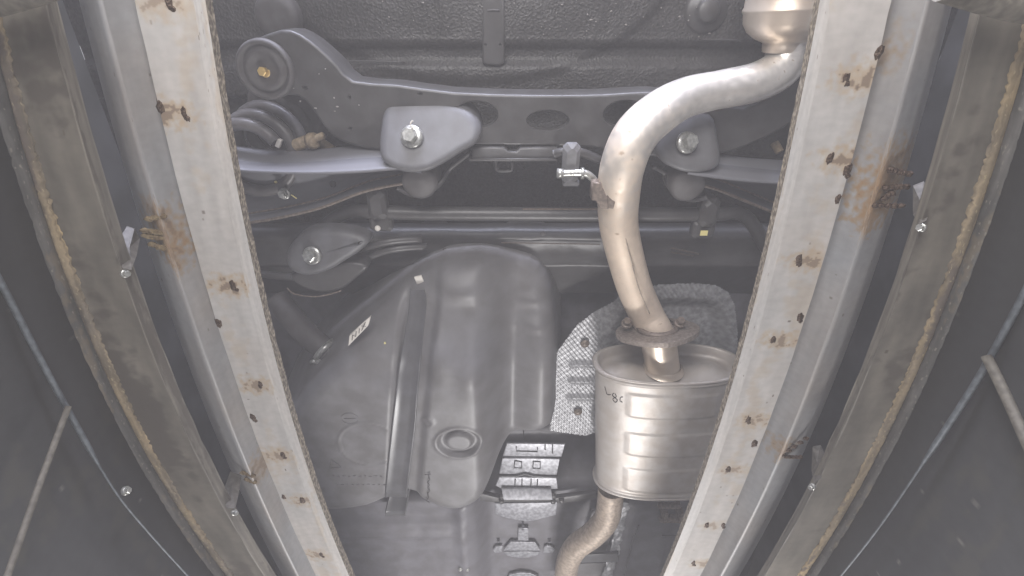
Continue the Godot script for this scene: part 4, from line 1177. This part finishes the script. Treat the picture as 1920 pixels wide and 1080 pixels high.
	plate(st, [Vector3(-0.091, 1.085, -0.921), Vector3(-0.0624, 1.085, -0.9143), Vector3(-0.0285, 1.085, -0.9278), Vector3(0.097, 1.085, -0.9278), Vector3(0.1699, 1.085, -0.9126), Vector3(0.199, 1.085, -0.921), Vector3(0.1602, 1.085, -0.9346), Vector3(0.1092, 1.085, -0.9449), Vector3(-0.0345, 1.085, -0.9432), Vector3(-0.0688, 1.085, -0.938)], 0.01, 0.002)
	obj("cross_brace", st, tex.paint, ts)
	for p in [Vector3(-0.0203, 1.08, -0.9164), Vector3(-0.0228, 1.08, -0.9317), Vector3(0.0881, 1.08, -0.9148), Vector3(0.0876, 1.08, -0.9317), Vector3(0.1058, 1.08, -0.93)]:
		st = begin()
		lathe(st, [Vector2(0.0001, -0.004), Vector2(0.005, -0.004), Vector2(0.006, 0.002)], p, Vector3(0, 1, 0), 12)
		obj("brace_stud", st, tex.paint, ts)
	var lower := thing_part("tunnel_cap", car, Vector3(0.0244, 1.08, -1.0963))
	for k in [[[Vector3(0.0146, 1.102, -1.0529), Vector3(0.0378, 1.102, -1.0529), Vector3(0.0385, 1.102, -1.0974), Vector3(0.0137, 1.102, -1.0974)], [oval(Vector3(0.0252, 1.085, -1.044), 0.0034, 0.0026, 10), oval(Vector3(0.0253, 1.085, -1.0572), 0.0034, 0.0026, 10)]], [[Vector3(-0.0025, 1.102, -1.1013), Vector3(0.0536, 1.102, -1.1033), Vector3(0.0655, 1.102, -1.1293), Vector3(0.0669, 1.102, -1.1354), Vector3(-0.0202, 1.102, -1.1354), Vector3(-0.0176, 1.102, -1.1273)], []], [[Vector3(-0.0202, 1.102, -1.1395), Vector3(0.0657, 1.102, -1.1395), Vector3(0.061, 1.102, -1.1518), Vector3(0.0408, 1.102, -1.1621), Vector3(0.0128, 1.102, -1.1621), Vector3(-0.0102, 1.102, -1.1559)], []], [[Vector3(-0.0455, 1.104, -1.1364), Vector3(-0.0377, 1.104, -1.1222), Vector3(-0.0226, 1.104, -1.1202), Vector3(-0.0254, 1.104, -1.1445), Vector3(-0.0406, 1.104, -1.1466)], [oval(Vector3(-0.032, 1.085, -1.1038), 0.005, 0.003, 8)]], [[Vector3(0.0749, 1.104, -1.1466), Vector3(0.0755, 1.104, -1.1242), Vector3(0.0841, 1.104, -1.1182), Vector3(0.0956, 1.104, -1.1242), Vector3(0.1023, 1.104, -1.1343), Vector3(0.0965, 1.104, -1.1466)], [oval(Vector3(0.0874, 1.085, -1.1058), 0.005, 0.003, 8)]], [[Vector3(-0.0132, 1.102, -1.257), Vector3(-0.0066, 1.102, -1.2304), Vector3(0.0196, 1.102, -1.2216), Vector3(0.0457, 1.102, -1.2238), Vector3(0.0657, 1.102, -1.2392), Vector3(0.0691, 1.102, -1.2682)], []]]:
		st = begin()
		plate(st, k[0], 0.004, 0.0014, k[1])
		obj("plate", st, tex.sheet, lower)
	# crinkled silver channel, dark bar and pale panel in front of the muffler
	st = begin()
	var n := FastNoiseLite.new()
	n.frequency = 40.0
	var strip := flat2([Vector3(0.2331, 1.07, -0.9156), Vector3(0.2526, 1.07, -0.9189), Vector3(0.2494, 1.07, -1.0245), Vector3(0.2434, 1.07, -1.1047), Vector3(0.2327, 1.07, -1.2251), Vector3(0.202, 1.07, -1.2251), Vector3(0.2187, 1.07, -1.1008), Vector3(0.2243, 1.07, -0.9972)])
	var cr := func(x: float, z: float) -> float:
		return NAN if inside(strip, Vector2(x, z)) > 0 else 1.067 + 0.006 * n.get_noise_2d(x * 1.2, z * 0.7)
	field(st, Vector2(0.1995, -1.2251).x, Vector2(0.2582, -0.9189).x, -1.2294, -0.9122, 0.0028, cr)
	obj("crinkled_channel", st, tex.foil, car)
	st = begin()
	plate(st, [Vector3(0.1535, 1.06, -1.0874), Vector3(0.2395, 1.06, -1.0835), Vector3(0.24, 1.06, -1.113), Vector3(0.1554, 1.06, -1.117)], 0.008, 0.002)
	obj("dark_bar", st, tex.strap, car)
	st = begin()
	plate(st, [Vector3(0.1476, 1.08, -1.1525), Vector3(0.2322, 1.08, -1.1484), Vector3(0.2223, 1.08, -1.2644), Vector3(0.1308, 1.08, -1.2644)], 0.006, 0.002)
	plate(st, [Vector3(0.1745, 1.085, -0.9729), Vector3(0.2185, 1.085, -0.9467), Vector3(0.2278, 1.085, -1.018), Vector3(0.2176, 1.085, -1.1157), Vector3(0.1607, 1.085, -1.1157)], 0.006, 0.002)
	obj("tunnel_side_panel", st, tex.plastic, car)
	for c in [[Vector3(0.269, 1.05, -0.9695), Vector3(0.2629, 1.05, -1.0142), Vector3(0.2597, 1.05, -1.0895), Vector3(0.2563, 1.05, -1.17)], [Vector3(0.3213, 1.05, -1.0033), Vector3(0.3557, 1.05, -1.0033)]]:
		st = begin()
		tube(st, c, 0.0022, 8)
		obj("brake_line", st, tex.strap, car)

func thing_part(called: String, parent: Node3D, at: Vector3) -> Node3D:
	var o := Node3D.new()
	o.name = fresh(called, parent)
	parent.add_child(o, true)
	o.position = at - parent.position
	return o

func exhaust(car: Node3D) -> void:
	# rear muffler at the upper edge, with a lapped seam
	var st := begin()
	lathe(st, [Vector2(0.0240, -0.006), Vector2(0.0250, 0.004), Vector2(0.0356, 0.009), Vector2(0.0450, 0.016), Vector2(0.0507, 0.026), Vector2(0.0518, 0.036), Vector2(0.0533, 0.039), Vector2(0.0533, 0.041), Vector2(0.0518, 0.044), Vector2(0.0512, 0.06), Vector2(0.0512, 0.22), Vector2(0.0278, 0.23), Vector2(0.0001, 0.23)], Vector3(0.3322, 1.04, -0.0481), Vector3(-0.06, 0.0, 1), 40)
	var rm := obj("rear_muffler", st, tex.pipe, car)
	# the bent tail pipe
	var pts := smooth([Vector3(0.3304, 1.04, -0.0364), Vector3(0.338, 1.04, -0.0552), Vector3(0.3313, 1.035, -0.0741), Vector3(0.301, 1.03, -0.0889), Vector3(0.2532, 1.025, -0.0975), Vector3(0.213, 1.015, -0.1048), Vector3(0.1774, 1, -0.121), Vector3(0.1501, 0.987, -0.145), Vector3(0.1385, 0.985, -0.1814), Vector3(0.1409, 1, -0.2242), Vector3(0.1507, 1.025, -0.2751), Vector3(0.1698, 1.04, -0.3342), Vector3(0.1896, 1.04, -0.3872), Vector3(0.2124, 1.035, -0.4327), Vector3(0.2242, 1.025, -0.4503), Vector3(0.2347, 1.018, -0.4659)], 6)
	var base := [0.0245, 0.0248, 0.0245, 0.0236, 0.0228, 0.0242, 0.0264, 0.0275, 0.0278, 0.0276, 0.0272, 0.0270, 0.0268, 0.0268, 0.0262, 0.0258]
	var rad := []
	for i in pts.size():
		var t := i / 6.0
		var a := int(t)
		rad.append(lerpf(base[mini(a, 15)], base[mini(a + 1, 15)], t - a))
	st = begin()
	tube(st, pts, rad, 36, false)
	var pipe := obj("tail_pipe", st, tube_material(), car)
	st = begin()
	var seam := smooth([Vector3(0.1465, 0.9825, -0.2282), Vector3(0.15, 0.996, -0.2633), Vector3(0.1685, 1.007, -0.3182), Vector3(0.1868, 1.007, -0.3687), Vector3(0.2067, 1.002, -0.41)], 5)
	tube(st, seam, 0.0009, 6)
	obj("weld_seam", st, tex.tan_pipe, pipe)
	for k in [[Vector3(0.102, 0.976, -0.2005), Vector3(0.1127, 0.976, -0.2005), Vector3(0.1145, 0.976, -0.2061), Vector3(0.1268, 0.976, -0.2075), Vector3(0.1314, 0.976, -0.2201), Vector3(0.1239, 0.976, -0.2345), Vector3(0.1127, 0.976, -0.233), Vector3(0.1079, 0.976, -0.2244), Vector3(0.1025, 0.976, -0.2244)], [Vector3(0.1165, 0.972, -0.2047), Vector3(0.1273, 0.972, -0.2061), Vector3(0.1325, 0.972, -0.2173), Vector3(0.1299, 0.972, -0.233), Vector3(0.123, 0.972, -0.2323), Vector3(0.12, 0.972, -0.2145)]]:
		st = begin()
		plate(st, k, 0.02, 0.002, [], Vector2(-0.25, 0))
		obj("hanger_clamp", st, tex.clamp, pipe)
	# flange with two bolts
	var fd := Vector3(0.10, -0.10, -1).normalized()
	var fc := Vector3(0.228, 1.018, -0.4537)
	var fb := frame_of(fd)
	st = begin()
	var rows := []
	for k in [[0.95, -0.005], [1.0, -0.004], [1.0, 0.004], [0.95, 0.005]]:
		var ring := PackedVector3Array()
		for j in 40:
			var a := TAU * j / 40
			var c := cos(a)
			var w: Vector2 = Vector2(0.064 * signf(c) * pow(absf(c), 1.3), 0.058 * sin(a)) * k[0]
			ring.append(fc + Vector3(1, 0, 0.12).normalized() * w.x + Vector3(0, 1, -0.25).normalized() * w.y + fd * k[1])
		rows.append(ring)
	st.set_smooth_group(-1)
	loft(st, rows, true)
	fan(st, rows[0]); fan(st, rows[-1])
	var fl := obj("exhaust_flange", st, tex.flange, car)
	for p in [Vector3(0.1785, 1.018, -0.4387), Vector3(0.2591, 1.012, -0.4337)]:
		bolt("flange_bolt", p, Vector3(0, -0.35, 1), 0.0068, 0.0085, fl, tex.clamp, 1.0)
	st = begin()
	lathe(st, [Vector2(0.0275, -0.004), Vector2(0.031, -0.006), Vector2(0.033, -0.009), Vector2(0.031, -0.012), Vector2(0.026, -0.013)], fc, fd, 32)
	obj("gasket_ring", st, tex.clamp, fl)
	# oval muffler: body with three pressed panels, rims, dished rear cap and inlet neck
	var zr := -0.5209
	var zfr := -0.7826
	var cx := Vector2(0.2552, -0.5284).x
	var cxf := Vector2(0.2765, -0.7968).x
	var cy := 0.35 + 0.672
	var hw := 0.118
	var hh := 0.053
	var ring_at := func(a: float, k: float) -> Vector2:
		var c := cos(a)
		var s := sin(a)
		return Vector2(hw * signf(c) * pow(absf(c), 0.86), hh * signf(s) * pow(absf(s), 0.80)) * k
	var panels := [[-0.5424, -0.5919], [-0.6262, -0.6784], [-0.7096, -0.7684]]
	rows = []
	for i in 111:
		var t := i / 110.0
		var z := lerpf(zr, zfr, t)
		var ring := PackedVector3Array()
		for j in 120:
			var a := TAU * j / 120
			var p: Vector2 = ring_at.call(a, 1.0)
			var lift := 0.0
			if p.y < 0:
				for q in panels:
					var m := Vector2(absf(p.x) - 0.066, absf(z - (q[0] + q[1]) / 2) - absf(q[0] - q[1]) / 2 + 0.008)
					var e := Vector2(maxf(m.x, 0), maxf(m.y, 0)).length() + minf(maxf(m.x, m.y), 0) - 0.008
					lift += 0.0016 * (1.0 - step01(-0.0028, 0.0012, e))
			var bead := 0.0022 * (exp(-pow((t - 0.012) / 0.008, 2)) + exp(-pow((t - 0.985) / 0.01, 2)))
			ring.append(Vector3(lerpf(cx, cxf, t) + p.x * (1.0 + bead * 12.0), cy + p.y * (1.0 + bead * 22.0) - lift, z))
		rows.append(ring)
	st = begin()
	loft(st, rows, true)
	var muf := obj("muffler", st, tex.muffler, car)
	for e in 2:
		var out := 1.0 if e == 0 else -1.0
		rows = []
		for k in [[1.0, 0.0], [1.03, 0.001], [1.045, 0.003], [1.03, 0.0055], [0.985, 0.006], [0.955, 0.004], [0.935, -0.008], [0.9, -0.013], [0.82, -0.014], [0.65, -0.013], [0.5, -0.012], [0.35, -0.011], [0.2, -0.010], [0.02, -0.010]]:
			var ring := PackedVector3Array()
			for j in 96:
				var p: Vector2 = ring_at.call(TAU * j / 96, k[0])
				var z: float = k[1]
				for sx in [-1.0, 1.0]:
					z += 0.014 * exp(-(pow((p.x - sx * 0.066) / 0.030, 2) + pow((p.y + 0.002) / 0.02, 2)))
				ring.append(Vector3((cx if e == 0 else cxf) + p.x, cy + p.y, (zr if e == 0 else zfr) + out * z))
			rows.append(ring)
		st = begin()
		loft(st, rows, true)
		obj("end_cap", st, tex.muffler, muf)
	st = begin()
	var nk := Vector3(0.2481, 1.018, -0.5297)
	tube(st, smooth([Vector3(nk.x, nk.y, zr - 0.012), nk, nk.lerp(fc, 0.5), fc], 5), 0.0275, 32)
	lathe(st, [Vector2(0.0275, 0.004), Vector2(0.0292, 0.001), Vector2(0.0292, -0.002), Vector2(0.033, -0.006)], Vector3(nk.x, nk.y, zr - 0.001), Vector3(0, 0, 1), 32)
	obj("inlet_neck", st, tex.pipe, muf)
	# marker pen on the body, left of the first panel
	st = begin()
	var mk := [[Vector3(0.1499, 0.982, -0.5441), Vector3(0.1523, 0.982, -0.5518), Vector3(0.1545, 0.982, -0.5574), Vector3(0.1594, 0.982, -0.5552)], [Vector3(0.1637, 0.98, -0.5501), Vector3(0.1616, 0.98, -0.5545), Vector3(0.1653, 0.98, -0.5579), Vector3(0.1701, 0.98, -0.5624), Vector3(0.1672, 0.98, -0.568), Vector3(0.1632, 0.98, -0.5624), Vector3(0.1677, 0.98, -0.5556), Vector3(0.1654, 0.98, -0.5501)], [Vector3(0.1773, 0.978, -0.5528), Vector3(0.1741, 0.978, -0.555), Vector3(0.1739, 0.978, -0.5617), Vector3(0.1776, 0.978, -0.5639)]]
	for m in mk:
		var q := []
		for p in smooth(m, 3):
			var px: float = clampf((p.x - lerpf(cx, cxf, clampf((p.z - zr) / (zfr - zr), 0, 1))) / hw, -0.999, 0.999)
			var c: float = pow(absf(px), 1.0 / 0.86)
			q.append(Vector3(p.x, cy - hh * pow(sqrt(1.0 - c * c), 0.80) - 0.0006, p.z))
		tube(st, q, 0.0006, 5)
	obj("marker_writing", st, tex.ink, muf)
	# hanger bracket at the front right of the muffler
	st = begin()
	box(st, Vector3(0.3077, 1.015, -0.8612), Vector3(0.045, 0.012, 0.012), Basis.IDENTITY, 0.003)
	box(st, Vector3(0.3026, 1.025, -0.887), Vector3(0.006, 0.04, 0.03))
	box(st, Vector3(0.3324, 1.025, -0.887), Vector3(0.006, 0.04, 0.03))
	obj("front_hanger", st, tex.clamp, muf)
	st = begin()
	box(st, Vector3(0.3333, 1.05, -0.947), Vector3(0.05, 0.016, 0.016), Basis.IDENTITY, 0.004)
	obj("hanger_rubber", st, tex.clamp, muf)
	# pipe running forward
	st = begin()
	tube(st, smooth([Vector3(0.1912, 1.022, -0.8192), Vector3(0.1925, 1.022, -0.8655), Vector3(0.1894, 1.022, -0.914), Vector3(0.1679, 1.025, -0.964), Vector3(0.1382, 1.03, -1.0103), Vector3(0.1236, 1.035, -1.0662), Vector3(0.121, 1.04, -1.1431), Vector3(0.1208, 1.04, -1.2384)], 6), 0.0252, 28)
	obj("front_pipe", st, tex.tan_pipe, car)
